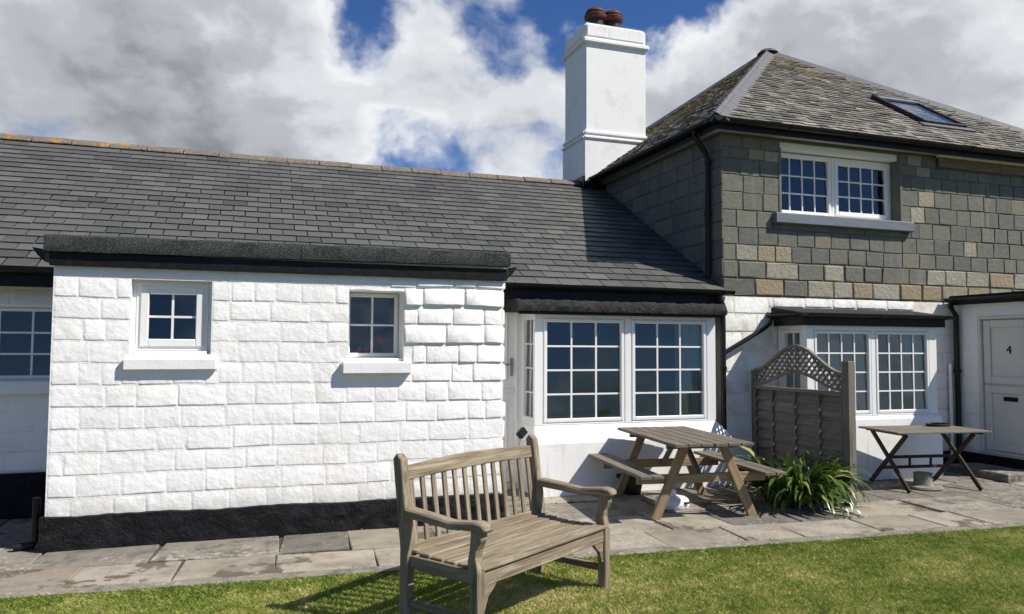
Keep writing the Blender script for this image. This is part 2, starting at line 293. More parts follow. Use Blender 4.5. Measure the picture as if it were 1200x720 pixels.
# ------------------------------------------------------------------ object helpers (all coordinates are world metres)
MW = {}
def link(o, parent=None, M=None):
    COL.objects.link(o); M = M or Matrix.Identity(4)
    if parent is not None:
        o.parent = parent; o.matrix_parent_inverse = MW[parent.name].inverted()
    o.matrix_basis = M; MW[o.name] = M.copy(); return o
def tag(o, label=None, cat=None, group=None, kind=None):
    for k, v in (('label', label), ('category', cat), ('group', group), ('kind', kind)):
        if v: o[k] = v
    return o
def thing(name, label, cat, loc=(0, 0, 0), rz=0, group=None):
    o = bpy.data.objects.new(name, None); o.empty_display_size = .2
    return tag(link(o, None, Matrix.Translation(loc) @ Matrix.Rotation(rz, 4, 'Z')), label, cat, group)
class MB:
    def __init__(s): s.v = []; s.f = []; s.tone = []
    def quad(s, *p):
        n = len(s.v); s.v += [tuple(q) for q in p]; s.f.append(tuple(range(n, n+len(p)))); return s
    def box(s, x0, x1, y0, y1, z0, z1, M=None):
        p = [Vector(q) for q in ((x0, y0, z0), (x1, y0, z0), (x1, y1, z0), (x0, y1, z0), (x0, y0, z1), (x1, y0, z1), (x1, y1, z1), (x0, y1, z1))]
        if M: p = [M @ q for q in p]
        n = len(s.v); s.v += [tuple(q) for q in p]
        s.f += [tuple(n+i for i in q) for q in ((0, 3, 2, 1), (4, 5, 6, 7), (0, 1, 5, 4), (1, 2, 6, 5), (2, 3, 7, 6), (3, 0, 4, 7))]; return s
    def sweep(s, prof, path, closed=True, up=(0, 0, 1), caps=True):
        """profile (a, b) swept along a path; a runs sideways, b along 'up'"""
        n0 = len(s.v); k = len(prof); path = [Vector(p) for p in path]
        for i, p in enumerate(path):
            d = ((path[min(i+1, len(path)-1)]-path[max(i-1, 0)])).normalized()
            u = Vector(up)
            if abs(d.dot(u)) > .95: u = Vector((0, 1, 0)) if abs(d.y) < .9 else Vector((1, 0, 0))
            a = d.cross(u).normalized(); b = a.cross(d).normalized()
            s.v += [tuple(p + a*q[0] + b*q[1]) for q in prof]
        for i in range(len(path)-1):
            for j in range(k if closed else k-1):
                j2 = (j+1) % k; s.f.append((n0+i*k+j, n0+i*k+j2, n0+(i+1)*k+j2, n0+(i+1)*k+j))
        if caps and closed: s.f.append(tuple(n0+j for j in reversed(range(k)))); s.f.append(tuple(n0+(len(path)-1)*k+j for j in range(k)))
        return s
    def tube(s, path, r, seg=10):
        return s.sweep([(r*math.cos(2*math.pi*j/seg), r*math.sin(2*math.pi*j/seg)) for j in range(seg)], path)
    def lathe(s, c, prof, seg=20, M=None):
        n0 = len(s.v)
        for r, z in prof:
            for j in range(seg):
                a = 2*math.pi*j/seg; p = Vector((c[0]+r*math.cos(a), c[1]+r*math.sin(a), c[2]+z)); s.v.append(tuple(M @ p if M else p))
        for i in range(len(prof)-1):
            for j in range(seg):
                j2 = (j+1) % seg; s.f.append((n0+i*seg+j, n0+i*seg+j2, n0+(i+1)*seg+j2, n0+(i+1)*seg+j))
        s.f.append(tuple(n0+j for j in reversed(range(seg)))); s.f.append(tuple(n0+(len(prof)-1)*seg+j for j in range(seg))); return s
    def mesh(s, name, m_, bevel=0, smooth=False, seg=1):
        me = bpy.data.meshes.new(name); me.from_pydata(s.v, [], s.f); me.materials.append(MT[m_])
        if bevel or smooth:
            bm = bmesh.new(); bm.from_mesh(me)
            if bevel:
                bmesh.ops.bevel(bm, geom=[e for e in bm.edges if len(e.link_faces) == 2 and e.calc_face_angle(0) > .5], offset=bevel, segments=seg, affect='EDGES', clamp_overlap=True)
            bmesh.ops.recalc_face_normals(bm, faces=bm.faces)
            if smooth:
                for f in bm.faces: f.smooth = True
                for e in bm.edges:
                    if len(e.link_faces) == 2 and e.calc_face_angle(0) > R(38): e.smooth = False
            bm.to_mesh(me); bm.free()
        return me
    def build(s, name, m_, parent=None, bevel=0, smooth=False, M=None, seg=1):
        return link(bpy.data.objects.new(name, s.mesh(name, m_, bevel, smooth, seg)), parent, M)
def frameM(p, ux, uy):
    ux = Vector(ux).normalized(); uy = Vector(uy); uz = ux.cross(uy).normalized(); uy = uz.cross(ux)
    M = Matrix.Identity(4)
    for i in range(3): M[i][0], M[i][1], M[i][2], M[i][3] = ux[i], uy[i], uz[i], p[i]
    return M
def board(name, parent, m_, p0, p1, w, t, side=(0, 1, 0), bevel=.004, root=None):
    """plank from p0 to p1, w across (towards 'side'), t thick; its local X is the grain"""
    p0, p1 = Vector(p0), Vector(p1); L = (p1-p0).length
    M = frameM((p0+p1)/2, p1-p0, side)
    if root: M = root @ M
    return MB().box(-L/2, L/2, -w/2, w/2, -t/2, t/2).build(name, m_, parent, bevel, M=M)
def curved(name, parent, m_, outline, t, M, bevel=.004):
    """flat outline in local XY extruded by t along local Z"""
    b = MB(); n = len(outline)
    b.v = [(x, y, -t/2) for x, y in outline] + [(x, y, t/2) for x, y in outline]
    b.f = [tuple(reversed(range(n))), tuple(range(n, 2*n))] + [(i, (i+1) % n, n+(i+1) % n, n+i) for i in range(n)]
    return b.build(name, m_, parent, bevel, M=M)

# stones ------------------------------------------------------------
def wave(x, z): return .013*mnoise.noise((x*1.3, z*.8, 5.1))+.006*mnoise.noise((x*4.1, z*3, 2.3))
def stone_piece(name, parent, m_, M, w, h, p, inset=.012, rough=.003, smooth=True, wob=.004, soft=False, wavy=False):
    """one stone: its face stands p proud of the wall; 'soft' = thickly painted, overhanging a little at its lower edge"""
    if soft:
        i1 = min(inset, w*.14); i2 = min(inset*2.6, w*.3); lo = min(.006, h*.1); hi = min(max(.010, inset*1.3), h*.3)
        xs = [0, i1, i2, w/2, w-i2, w-i1, w]; zs = [0, lo, lo*2.6, h-hi, h]
    else:
        i2 = inset*2.4
        xs = [0, inset, i2, w-i2, w-inset, w] if w > inset*7 else [0, inset, w/2, w-inset, w]
        zs = [0, inset, i2, h-i2, h-inset, h] if h > inset*7 else [0, inset, h-inset, h]
    wob = min(wob, inset*.45); sx = rnd.uniform(-.5, .5); szz = rnd.uniform(-.5, .5); v = []
    x_, z_ = M.translation.x, M.translation.z
    for j, z in enumerate(zs):
        for i, x in enumerate(xs):
            edge = i in (0, len(xs)-1) or j in (0, len(zs)-1)
            if soft:
                t = z/h; pr = p*(1-.55*t)*(.7 if i in (1, len(xs)-2) else 1)
                d = .0015 if edge else -(pr+rnd.uniform(-rough, rough))
                if edge and j == 0 and 0 < i < len(xs)-1: d = .004
            else:
                d = .012 if edge else -(p*(.72 if i in (1, len(xs)-2) or j in (1, len(zs)-2) else 1)+rnd.uniform(-rough, rough)+(x/w-.5)*sx*rough*2+(z/h-.5)*szz*rough*2)
            jit = 0 if edge else wob
            zz = z+rnd.uniform(-jit, jit)*(1 if not soft or j != 1 else .6)
            if wavy: zz += wave(x_+x, z_+z)
            v.append((x+rnd.uniform(-jit, jit), d, zz))
    k = len(xs)
    f = [(j*k+i, j*k+i+1, (j+1)*k+i+1, (j+1)*k+i) for j in range(len(zs)-1) for i in range(k-1)]
    me = bpy.data.meshes.new(name); me.from_pydata(v, [], f); me.materials.append(MT[m_])
    if smooth: me.polygons.foreach_set('use_smooth', [True]*len(f))
    return link(bpy.data.objects.new(name, me), parent, M)
def courses(parent, F, x0, x1, zrows, wr, holes=(), pick=None, gap=.006, keep=None, **kw):
    """rows of stones on the plane of frame F (local x along, -y outward, z up); holes = (x0, x1, z0, z1)"""
    for ri in range(len(zrows)-1):
        z0, z1 = zrows[ri], zrows[ri+1]
        cuts = []
        for h in holes:
            if h[3] > z0+.005 and h[2] < z1-.005: cuts.append(h)
        segs = []; x = x0
        for h in sorted(cuts):
            if h[0] > x: segs.append((x, h[0], z0, z1))
            if z1-h[3] > .035: segs.append((max(h[0], x0), min(h[1], x1), h[3], z1))
            if h[2]-z0 > .035: segs.append((max(h[0], x0), min(h[1], x1), z0, h[2]))
            x = max(x, h[1])
        if x < x1: segs.append((x, x1, z0, z1))
        for a, b, c, d in segs:
            x = a; first = True
            while x < b-.01:
                w = rnd.uniform(*wr)*(rnd.uniform(.45, .8) if first and rnd.random() < .5 else 1)
                if b-(x+w) < wr[0]*.55: w = b-x
                first = False
                if keep is None or keep(x, x+w, c, d):
                    o = dict(kw); mm = 'white'
                    if pick:
                        r_ = pick(x, x+w, c, d, ri); mm = r_[0]; o.update(r_[1])
                    g = rnd.uniform(.3, 1.3)*gap; dz = rnd.uniform(-.004, .004)
                    stone_piece('stone', parent, mm, F @ Matrix.Translation((x+g/2, 0, c+g/2+dz)), w-g, d-c-g, **{'p': .02, **o})
                x += w
def wall_mesh(name, parent, m_, F, x0, x1, z0, z1, thick, holes=()):
    """a wall slab with openings and their reveals"""
    b = MB(); xs = sorted({x0, x1, *[v for h in holes for v in h[:2]]}); zs = sorted({z0, z1, *[v for h in holes for v in h[2:]]})
    def inh(x, z): return any(h[0] < x < h[1] and h[2] < z < h[3] for h in holes)
    for i in range(len(xs)-1):
        for j in range(len(zs)-1):
            if not inh((xs[i]+xs[i+1])/2, (zs[j]+zs[j+1])/2):
                b.quad((xs[i], 0, zs[j]), (xs[i+1], 0, zs[j]), (xs[i+1], 0, zs[j+1]), (xs[i], 0, zs[j+1]))
                b.quad((xs[i], thick, zs[j+1]), (xs[i+1], thick, zs[j+1]), (xs[i+1], thick, zs[j]), (xs[i], thick, zs[j]))
    for h in [(x0, x1, z0, z1)]+list(holes):
        a, c, d, e = h
        b.quad((a, 0, d), (a, thick, d), (a, thick, e), (a, 0, e)); b.quad((c, 0, d), (c, 0, e), (c, thick, e), (c, thick, d))
        b.quad((a, 0, e), (a, thick, e), (c, thick, e), (c, 0, e)); b.quad((a, 0, d), (c, 0, d), (c, thick, d), (a, thick, d))
    return b.build(name, m_, parent, M=F)
def FY(y): return Matrix.Translation((0, y, 0))                       # wall facing -Y: local x = X
def FX(x): return frameM((x, 0, 0), (0, -1, 0), (1, 0, 0))             # wall facing -X: local x = -Y
def window(parent, F, x0, x1, z0, z1, cols, rows, fr=.055, sash=.04, dep=.06, bar=.02, sill=None, open_=True, label=None):
    """casement: outer frame (the object), sash, glazing bars and single panes; local -y is outside"""
    def ring(b, a, c, d, e, w, y0, y1):
        b.box(a, a+w, y0, y1, d, e); b.box(c-w, c, y0, y1, d, e); b.box(a+w, c-w, y0, y1, e-w, e); b.box(a+w, c-w, y0, y1, d, d+w)
    b = MB(); ring(b, x0, x1, z0, z1, fr, 0, dep); wo = b.build('window', 'pvc', parent, .004, M=F)
    b = MB(); a, c, d, e = x0+fr, x1-fr, z0+fr, z1-fr
    if sash:
        ring(b, a-.012, c+.012, d-.012, e+.012, sash+.012, -.014, dep-.012); b.build('sash', 'pvc', wo, .006, M=F)
        a, c, d, e = a+sash, c-sash, d+sash, e-sash
    yg = .018; b = MB()
    for i in range(1, cols): x = a+(c-a)*i/cols; b.box(x-bar/2, x+bar/2, yg-.006, yg+.02, d, e)
    for j in range(1, rows):
        z = d+(e-d)*j/rows
        for i in range(cols):
            b.box(a+(c-a)*i/cols+bar/2*(i > 0), a+(c-a)*(i+1)/cols-bar/2*(i < cols-1), yg-.0055, yg+.0195, z-bar/2, z+bar/2)
    if cols*rows > 1: b.build('glazing_bars', 'pvc', wo, M=F)
    for i in range(cols):
        for j in range(rows):
            xa, xb = a+(c-a)*i/cols, a+(c-a)*(i+1)/cols; za, zb = d+(e-d)*j/rows, d+(e-d)*(j+1)/rows
            t = Matrix.Translation(((xa+xb)/2, yg+.007, (za+zb)/2)) @ Matrix.Rotation(R(-2.9+rnd.uniform(-.9, .9)), 4, 'X') @ Matrix.Rotation(R(rnd.uniform(-.8, .8)), 4, 'Z')
            MB().quad((-(xb-xa)/2, 0, -(zb-za)/2), ((xb-xa)/2, 0, -(zb-za)/2), ((xb-xa)/2, 0, (zb-za)/2), (-(xb-xa)/2, 0, (zb-za)/2)).build('pane', 'glass', wo, M=F @ t)
    return wo
def room(parent, x0, x1, y0, y1, z0, z1):
    b = MB(); b.quad((x0, y1, z0), (x1, y1, z0), (x1, y1, z1), (x0, y1, z1)); b.quad((x0, y0, z0), (x0, y1, z0), (x0, y1, z1), (x0, y0, z1))
    b.quad((x1, y0, z0), (x1, y1, z0), (x1, y1, z1), (x1, y0, z1)); b.quad((x0, y0, z0), (x1, y0, z0), (x1, y1, z0), (x0, y1, z0)); b.quad((x0, y0, z1), (x1, y0, z1), (x1, y1, z1), (x0, y1, z1))
    return b.build('room_lining', 'room', parent)
def gutter(name, parent, p0, p1, r=.055, out=(0, -1, 0)):
    prof = [(r*math.cos(a), r*math.sin(a)) for a in [math.pi+math.pi*i/8 for i in range(9)]] + [(r*.86*math.cos(a), r*.86*math.sin(a)) for a in [2*math.pi-math.pi*i/8 for i in range(9)]]
    b = MB().sweep(prof, [p0, p1]); d = Vector(p1)-Vector(p0); L = d.length; d.normalize()
    n = int(L/.95)
    for i in range(n+1):                                              # joints and brackets
        c = Vector(p0)+d*(.12+(L-.24)*i/max(n, 1)); b.sweep([(q[0]*1.14, q[1]*1.14) for q in prof], [c-d*.022, c+d*.022])
    for q in (p0, p1):
        q = Vector(q); s_ = 1 if q == Vector(p1) else -1
        b.sweep([(r*math.cos(math.pi+math.pi*i/8)*1.05, r*math.sin(math.pi+math.pi*i/8)*1.05) for i in range(9)], [q, q+d*s_*.012])
    return b.build(name, 'plastic', parent, smooth=True)
def pipe(name, parent, path, r=.034, clips=()):
    b = MB().tube(path, r, 12)
    for c in clips: b.tube([(c[0], c[1], c[2]-.025), (c[0], c[1], c[2]+.025)], r*1.3, 12)
    return b.build(name, 'plastic', parent, smooth=True)

# ================================================================== ground
g = MB(); g.quad((-1500, -1500, -.03), (1500, -1500, -.03), (1500, 1500, -.03), (-1500, 1500, -.03))
tag(g.build('ground', 'lawn'), kind='structure')
PR = Matrix.Translation((0, 5.52, 0)) @ Matrix.Rotation(R(-3.9), 4, 'Z')          # paving runs along the lawn's edge
def edge_y(x): return 5.52 - math.tan(R(3.9))*x
pv = tag(MB().box(-9, 14, .02, 3.1, -.06, -.016).build('paving', 'soil', M=PR), kind='structure')
rows_y = [.14, .66, 1.28, 1.95, 2.55, 3.05]
for ri in range(5):
    x = -8.5+rnd.uniform(0, .5)
    while x < 13.5:
        w = rnd.uniform(.5, .95) if ri < 2 else rnd.uniform(.4, .85)
        y0, y1 = rows_y[ri], rows_y[ri+1]
        j = .006; p = [(x+j+rnd.uniform(-.02, .02), y0+.007+rnd.uniform(-.02, .02)*(ri > 0)), (x+w-j+rnd.uniform(-.02, .02), y0+.007+rnd.uniform(-.02, .02)*(ri > 0)), (x+w-j+rnd.uniform(-.03, .02), y1-.007), (x+j+rnd.uniform(-.02, .03), y1-.007)]
        zt = rnd.uniform(-.005, .004); b = MB()
        tz = [zt+rnd.uniform(-.003, .003) for _ in p]
        b.v = [(q[0], q[1], -.03) for q in p]+[(q[0], q[1], z-.005) for q, z in zip(p, tz)]+[(q[0]+(.008 if i in (0, 3) else -.008), q[1]+(.008 if i < 2 else -.008), z) for i, (q, z) in enumerate(zip(p, tz))]
        b.f = [(k+i, k+(i+1) % 4, k+4+(i+1) % 4, k+4+i) for k in (0, 4) for i in range(4)]+[(8, 9, 10, 11)]
        old = ri >= 2 or (ri == 1 and rnd.random() < .75)
        b.build('paving_slab', 'oldslab' if old and rnd.random() < .85 else 'slab', pv, M=PR)
        x += w
# crumbly concrete edging between slabs and lawn
b = MB(); n = 160; b.v = []; prof = [(.0, -.03), (.0, .004), (.03, .010), (.12, .008), (.137, -.004)]
for i in range(n+1):
    x = -9+23*i/n
    for a, z in prof: b.v.append((x, a+rnd.uniform(-.012, .012)*(a < .1), z+rnd.uniform(-.004, .004)))
b.f = [(i*5+j, (i+1)*5+j, (i+1)*5+j+1, i*5+j+1) for i in range(n) for j in range(4)]
tag(b.build('kerb', 'oldslab', M=PR @ Matrix.Translation((0, -.005, 0))), kind='structure')
# loose chips on the joints and edging
b = MB()
for _ in range(420):
    x = rnd.uniform(-3, 9.5); y = rnd.choice((rnd.uniform(.0, .14), rnd.uniform(.0, .14), rnd.choice(rows_y)+rnd.gauss(0, .03), rnd.uniform(1.1, 2.2)))
    r_ = rnd.uniform(.005, .016); M_ = Matrix.Translation((x, y, .006)) @ Matrix.Rotation(rnd.uniform(0, 6), 4, 'Z')
    n0 = len(b.v); b.v += [tuple(M_ @ Vector((r_*math.cos(a)*rnd.uniform(.6, 1.2), r_*.7*math.sin(a)*rnd.uniform(.6, 1.2), 0))) for a in (0, 1.25, 2.5, 3.8, 5)]+[tuple(M_ @ Vector((0, 0, r_*.55)))]
    b.f += [(n0+i, n0+(i+1) % 5, n0+5) for i in range(5)]
tag(b.build('gravel', 'conc', M=PR), 'loose pale stone chips scattered over the paving and its edge', 'gravel', kind='stuff')

# ================================================================== lawn blades
def lawn():
    rg = np.random.default_rng(3); N = 620000
    x = rg.uniform(-2.6, 8.2, N); y = rg.uniform(3.2, 5.75, N)
    ey = 5.52-math.tan(R(3.9))*x - .005 + .015*np.sin(x*9)+.015*np.sin(x*23+1)+rg.normal(0, .014, N)
    k = (y < ey) & (y > 3.3+.0*x); x, y, ey = x[k], y[k], ey[k]; N = len(x)
    # ragged tufts creeping over the edging
    nc = 260; cx = rg.uniform(-2.6, 8.2, nc); ci = rg.integers(0, nc, 9000); tx = cx[ci]+rg.normal(0, .03, 9000)
    ty = 5.52-math.tan(R(3.9))*tx+rg.normal(.005, .022, 9000); x = np.concatenate([x, tx]); y = np.concatenate([y, ty]); ey = np.concatenate([ey, ty+.02]); N = len(x)
    near = np.clip(1-(ey-y)/.25, 0, 1)
    h = rg.uniform(.008, .024, N)*(1+.8*near) ; w = rg.uniform(.0014, .003, N); a = rg.uniform(0, 2*np.pi, N); l = rg.uniform(.3, 1.7, N)*h; la = rg.uniform(0, 2*np.pi, N)
    v = np.zeros((N, 4, 3), np.float32)
    dx, dy = np.cos(a)*w, np.sin(a)*w; lx, ly = np.cos(la)*l, np.sin(la)*l
    z0 = -.031
    v[:, 0] = np.stack([x-dx, y-dy, np.full(N, z0)], 1); v[:, 1] = np.stack([x+dx, y+dy, np.full(N, z0)], 1)
    v[:, 2] = np.stack([x+dx*.8+lx*.35, y+dy*.8+ly*.35, z0+h*.65+.004], 1); v[:, 3] = np.stack([x+lx, y+ly, z0+h+.007], 1)
    me = bpy.data.meshes.new('grass'); me.vertices.add(N*4); me.vertices.foreach_set('co', v.ravel())
    i0 = np.arange(N, dtype=np.int32)*4
    lp = np.stack([i0, i0+1, i0+2, i0, i0+2, i0+3], 1).ravel()
    me.loops.add(N*6); me.loops.foreach_set('vertex_index', lp); me.polygons.add(N*2); me.polygons.foreach_set('loop_start', np.arange(N*2, dtype=np.int32)*3)
    me.update(calc_edges=True)
    # drier, straw-coloured ground round the bench's feet
    t = rg.uniform(.10, .68, N) + .30*np.exp(-(((x-1.75)/.75)**2+((y-4.55)/.35)**2)) + .22*np.exp(-(((x-2.9)/.8)**2+((y-4.5)/.3)**2)) - .18*near
    at = me.attributes.new('tone', 'FLOAT', 'POINT'); at.data.foreach_set('value', np.repeat(t, 4).astype(np.float32))
    me.materials.append(MT['blade']); o = link(bpy.data.objects.new('grass', me))
    tag(o, 'short mown green lawn with dry yellow patches', 'grass', kind='stuff')
lawn()

# ================================================================== cottage (long low building with the slate roof)
YC, YE, ZE, YR, ZR, XC0, XH = 8.15, 7.90, 2.30, 11.44, 4.31, -6.5, 5.46
cot = thing('cottage', 'long low white cottage with grey slate roof and lichened ridge', 'building', (0, 8.15, 0))
F = FY(YC)
holes = [(-3.1, -1.66, 1.27, 1.95), (2.2, 2.87, .06, 2.14), (3.0, 5.12, .78, 1.94)]
wl = wall_mesh('wall', cot, 'white', F, XC0, XH-.01, -.03, 2.4, .3, holes)
courses(wl, F, -4.4, -1.52, [.42, .60, .78, .97, 1.13], (.3, .55), holes, p=.006, inset=.009, rough=.0015, soft=True)
courses(wl, F, -4.4, -1.52, [1.96, 2.12], (.3, .55), p=.014, inset=.014, soft=True)
MB().box(XC0, -1.52, YC-.035, YC-.001, -.02, .415).build('plinth', 'bitumen', cot, .01)
MB().box(-3.16, -1.55, YC-.075, YC-.001, 1.14, 1.262).build('window_sill', 'pvc', cot, .008)
window(cot, FY(YC+.05), -3.1, -1.66, 1.27, 1.95, 5, 3, fr=.02, sash=.02, bar=.018)
room(cot, -3.3, -1.5, YC+.3, YC+2.4, .2, 2.2)
# roof
pitch = math.atan2(ZR-ZE, YR-YE); SL = math.hypot(ZR-ZE, YR-YE)
rf = MB().quad((XC0, YE+.02, ZE-.015), (XH, YE+.02, ZE-.015), (XH, YR, ZR-.02), (XC0, YR, ZR-.02)).quad((XC0, YR, ZR-.02), (XH, YR, ZR-.02), (XH, 2*YR-YE, ZE), (XC0, 2*YR-YE, ZE)).build('roof', 'black', cot)
GA, SWD = .178, .272
def slate_box(w, l, ts=.006, tilt=.016):
    b = MB(); b.v = [(0, 0, tilt), (w, 0, tilt), (w, l, 0), (0, l, 0), (0, 0, tilt+ts), (w, 0, tilt+ts), (w, l, ts), (0, l, ts)]
    b.f = [(4, 5, 6, 7), (0, 1, 5, 4), (1, 2, 6, 5), (3, 0, 4, 7)]; return b
var = [slate_box(SWD*k-.008, GA*1.24).mesh('slate', 'slate') for k in (.985, .99, .995, 1.0)]
items = []
for k in range(int(SL/GA)):
    x = XC0 + (SWD/2 if k % 2 else 0) + rnd.uniform(-.01, .01)
    while x < XH-.02:
        w = SWD if x+SWD < XH else XH-x
        s0 = k*GA - .02*(k == 0)
        M_ = Matrix.Translation((x, YE, ZE)) @ Matrix.Rotation(pitch, 4, 'X') @ Matrix.Translation((0, s0+rnd.gauss(0, .003), 0)) @ Matrix.Rotation(R(rnd.gauss(0, .35)), 4, 'Z') @ Matrix.Rotation(R(rnd.gauss(0, .22)), 4, 'X')
        if rnd.random() < .02: M_ = M_ @ Matrix.Translation((0, -rnd.uniform(.008, .025), .002)) @ Matrix.Rotation(R(rnd.uniform(-2, 2)), 4, 'Z')   # slipped
        c = M_ @ Vector((w/2, GA/2, 0))
        hid = -1.6 < c.x-(c.y-6.75)*c.x/c.y < 2.25 and EYE+(c.z-EYE)*6.75/c.y < 2.45      # behind the annexe's roof
        items.append((hid or c.x < -3.2, c.length, M_, w)); x += w
items.sort(key=lambda q: (q[0], q[1]))
jb = MB(); tone = []
for i, (hid, _, M_, w) in enumerate(items):
    if i < 300 and abs(w-SWD) < 1e-4: link(bpy.data.objects.new('slate', rnd.choice(var)), rf, M_)
    else:
        q = slate_box(w-.006, GA*1.24); n0 = len(jb.v); jb.v += [tuple(M_ @ Vector(p)) for p in q.v]; jb.f += [tuple(n0+j for j in f) for f in q.f]; tone += [rnd.random()]*8
o = jb.build('slates', 'slate_joined', rf); o['kind'] = 'stuff'
at = o.data.attributes.new('tone', 'FLOAT', 'POINT'); at.data.foreach_set('value', tone)
x = XC0
while x < 5.02:                                                       # ridge tiles
    L = min(.46, 5.05-x); b = MB(); s_ = rnd.uniform(-.006, .006)
    prof = [(-.14, -.068), (-.10, -.02), (-.04, .022), (0, .032), (.04, .022), (.10, -.02), (.14, -.068), (.12, -.078), (0, .01), (-.12, -.078)]
    sag = -.02*math.sin((x+3)/8*math.pi)
    b.sweep(prof, [(x+.004, YR, ZR+.03+s_+sag), (x+L*.5, YR, ZR+.032+s_+sag), (x+L-.004, YR, ZR+.03+s_+rnd.uniform(-.006, .006)+sag)]).build('ridge_tile', 'ridge', rf, .006, smooth=True); x += L
for xa, xb in ((XC0, -1.62), (2.30, XH+.05)):
    MB().box(xa, xb if xb < 5 else XH-.02, YE+.02, YE+.05, 2.125, 2.275).build('fascia', 'black', cot, .004)
    MB().box(xa, xb if xb < 5 else XH-.02, YE+.05, YC, 2.14, 2.16).build('soffit', 'black', cot)
    gutter('gutter', cot, (xa, YE-.045, 2.295), (xb+.02, YE-.045, 2.295), .055)
# stable door beside the annexe
dr = MB().box(2.22, 2.84, YC+.03, YC+.075, .07, 2.12).build('door', 'pvc', cot, .004)
b = MB(); b.box(2.2, 2.235, YC-.006, YC+.1, .06, 2.135); b.box(2.835, 2.868, YC-.006, YC+.1, .06, 2.135); b.box(2.235, 2.835, YC-.006, YC+.1, 2.105, 2.135); b.build('door_frame', 'pvc', dr, .004)
MB().box(2.25, 2.83, YC+.012, YC+.032, 1.075, 1.125).build('door_rail', 'pvc', dr, .006)
for z0, z1 in ((.2, 1.0), (1.22, 2.0)):
    b = MB(); b.box(2.32, 2.345, YC+.016, YC+.031, z0, z1); b.box(2.72, 2.745, YC+.016, YC+.031, z0, z1); b.box(2.345, 2.72, YC+.016, YC+.031, z1-.025, z1); b.box(2.345, 2.72, YC+.016, YC+.031, z0, z0+.025); b.build('door_panel', 'pvc', dr, .008)
b = MB(); b.box(2.775, 2.805, YC+.012, YC+.031, 1.27, 1.47); b.tube([(2.79, YC+.02, 1.4), (2.79, YC-.02, 1.4), (2.68, YC-.024, 1.4)], .009, 8); b.build('door_handle', 'steel', dr, smooth=True)
# bay window
YB = 7.72
bay = MB()
bay.v = []; 
def skirt(b, x0, x1, xr, y0, yo, yb, z1, z2):
    """vertical base with a sloping sill on top"""
    P_ = [(x0, yb, 0), (x0-.04, yo, 0), (xr, yo, 0), (xr, yb, 0), (x0, yb, z1), (x0-.04, yo, z1), (xr, yo, z1), (xr, yb, z1), (x0, yb, z2), (x0, y0, z2), (x1, y0, z2), (x1, yb, z2)]
    n = len(b.v); b.v += P_; b.f += [tuple(n+i for i in q) for q in ((0, 1, 5, 4), (1, 2, 6, 5), (2, 3, 7, 6), (4, 5, 9, 8), (5, 6, 10, 9), (6, 7, 11, 10), (8, 9, 10, 11))]
skirt(bay, 2.90, 5.20, 5.33, YB, 7.60, YC, .57, .745)
bo = bay.build('bay_window', 'render', cot, .012)
b = MB(); b.box(2.9, 3.0, YB+.003, YB+.04, .747, 1.99); b.box(5.08, 5.2, YB+.003, YB+.09, .747, 1.99); b.box(4.0, 4.08, YB+.003, YB+.09, .747, 1.99); b.box(3.0, 4.0, YB+.003, YB+.09, 1.925, 1.99); b.box(4.08, 5.08, YB+.003, YB+.09, 1.925, 1.99)
b.box(3.0, 4.0, YB+.004, YB+.09, .747, .765); b.box(4.08, 5.08, YB+.004, YB+.09, .747, .765); b.box(5.12, 5.2, YB+.09, YC, .745, 1.985); b.box(2.905, 2.96, YC-.025, YC-.002, .745, 1.985); b.box(2.905, 2.96, YB+.04, YC-.025, 1.93, 1.985); b.box(2.905, 2.96, YB+.04, YC-.025, .745, .80)
b.build('frame', 'pvc', bo, .005)
window(cot, FY(YB+.012), 3.0, 4.0, .765, 1.925, 3, 4, fr=.022, sash=.028, bar=.019)
window(cot, FY(YB+.012), 4.08, 5.08, .765, 1.925, 3, 4, fr=.022, sash=.028, bar=.019)
window(cot, frameM((2.92, 0, 0), (0, -1, 0), (1, 0, 0)), -(YC-.025), -(YB+.04), .80, 1.93, 2, 4, fr=.010, sash=.016, bar=.014)
b = MB(); n = 60; prof = [(-.02, -.0), (-.03, .05), (-.01, .105), (.06, .125), (.50, .14), (.50, .0)]
for i in range(n+1):
    x = 2.66+2.62*i/n
    for j, (a, z) in enumerate(prof): b.v.append((x, 7.62+a+rnd.uniform(-.01, .01)*(j < 4), 1.99+z+rnd.uniform(-.01, .01)*(j in (2, 3, 1))))
k = len(prof); b.f = [(i*k+j, (i+1)*k+j, (i+1)*k+j+1, i*k+j+1) for i in range(n) for j in range(k-1)]+[(i*k+k-1, (i+1)*k+k-1, (i+1)*k, i*k) for i in range(n)]+[tuple(reversed(range(k))), tuple(n*k+j for j in range(k))]
b.build('bay_roof', 'oldfelt', bo, smooth=True)
MB().box(2.69, 5.25, 7.63, 7.655, 1.955, 1.992).build('fascia', 'black', bo)
room(cot, 2.99, 5.13, YC+.3, YC+2.6, .1, 2.3)
pipe('downpipe', cot, [(5.36, YE-.045, 2.27), (5.36, YE-.045, 2.2), (5.385, 7.84, 2.12), (5.385, 7.84, .06), (5.385, 7.78, .02)], .034, [(5.385, 7.84, 1.35), (5.385, 7.84, .55), (5.385, 7.84, 2.02)])
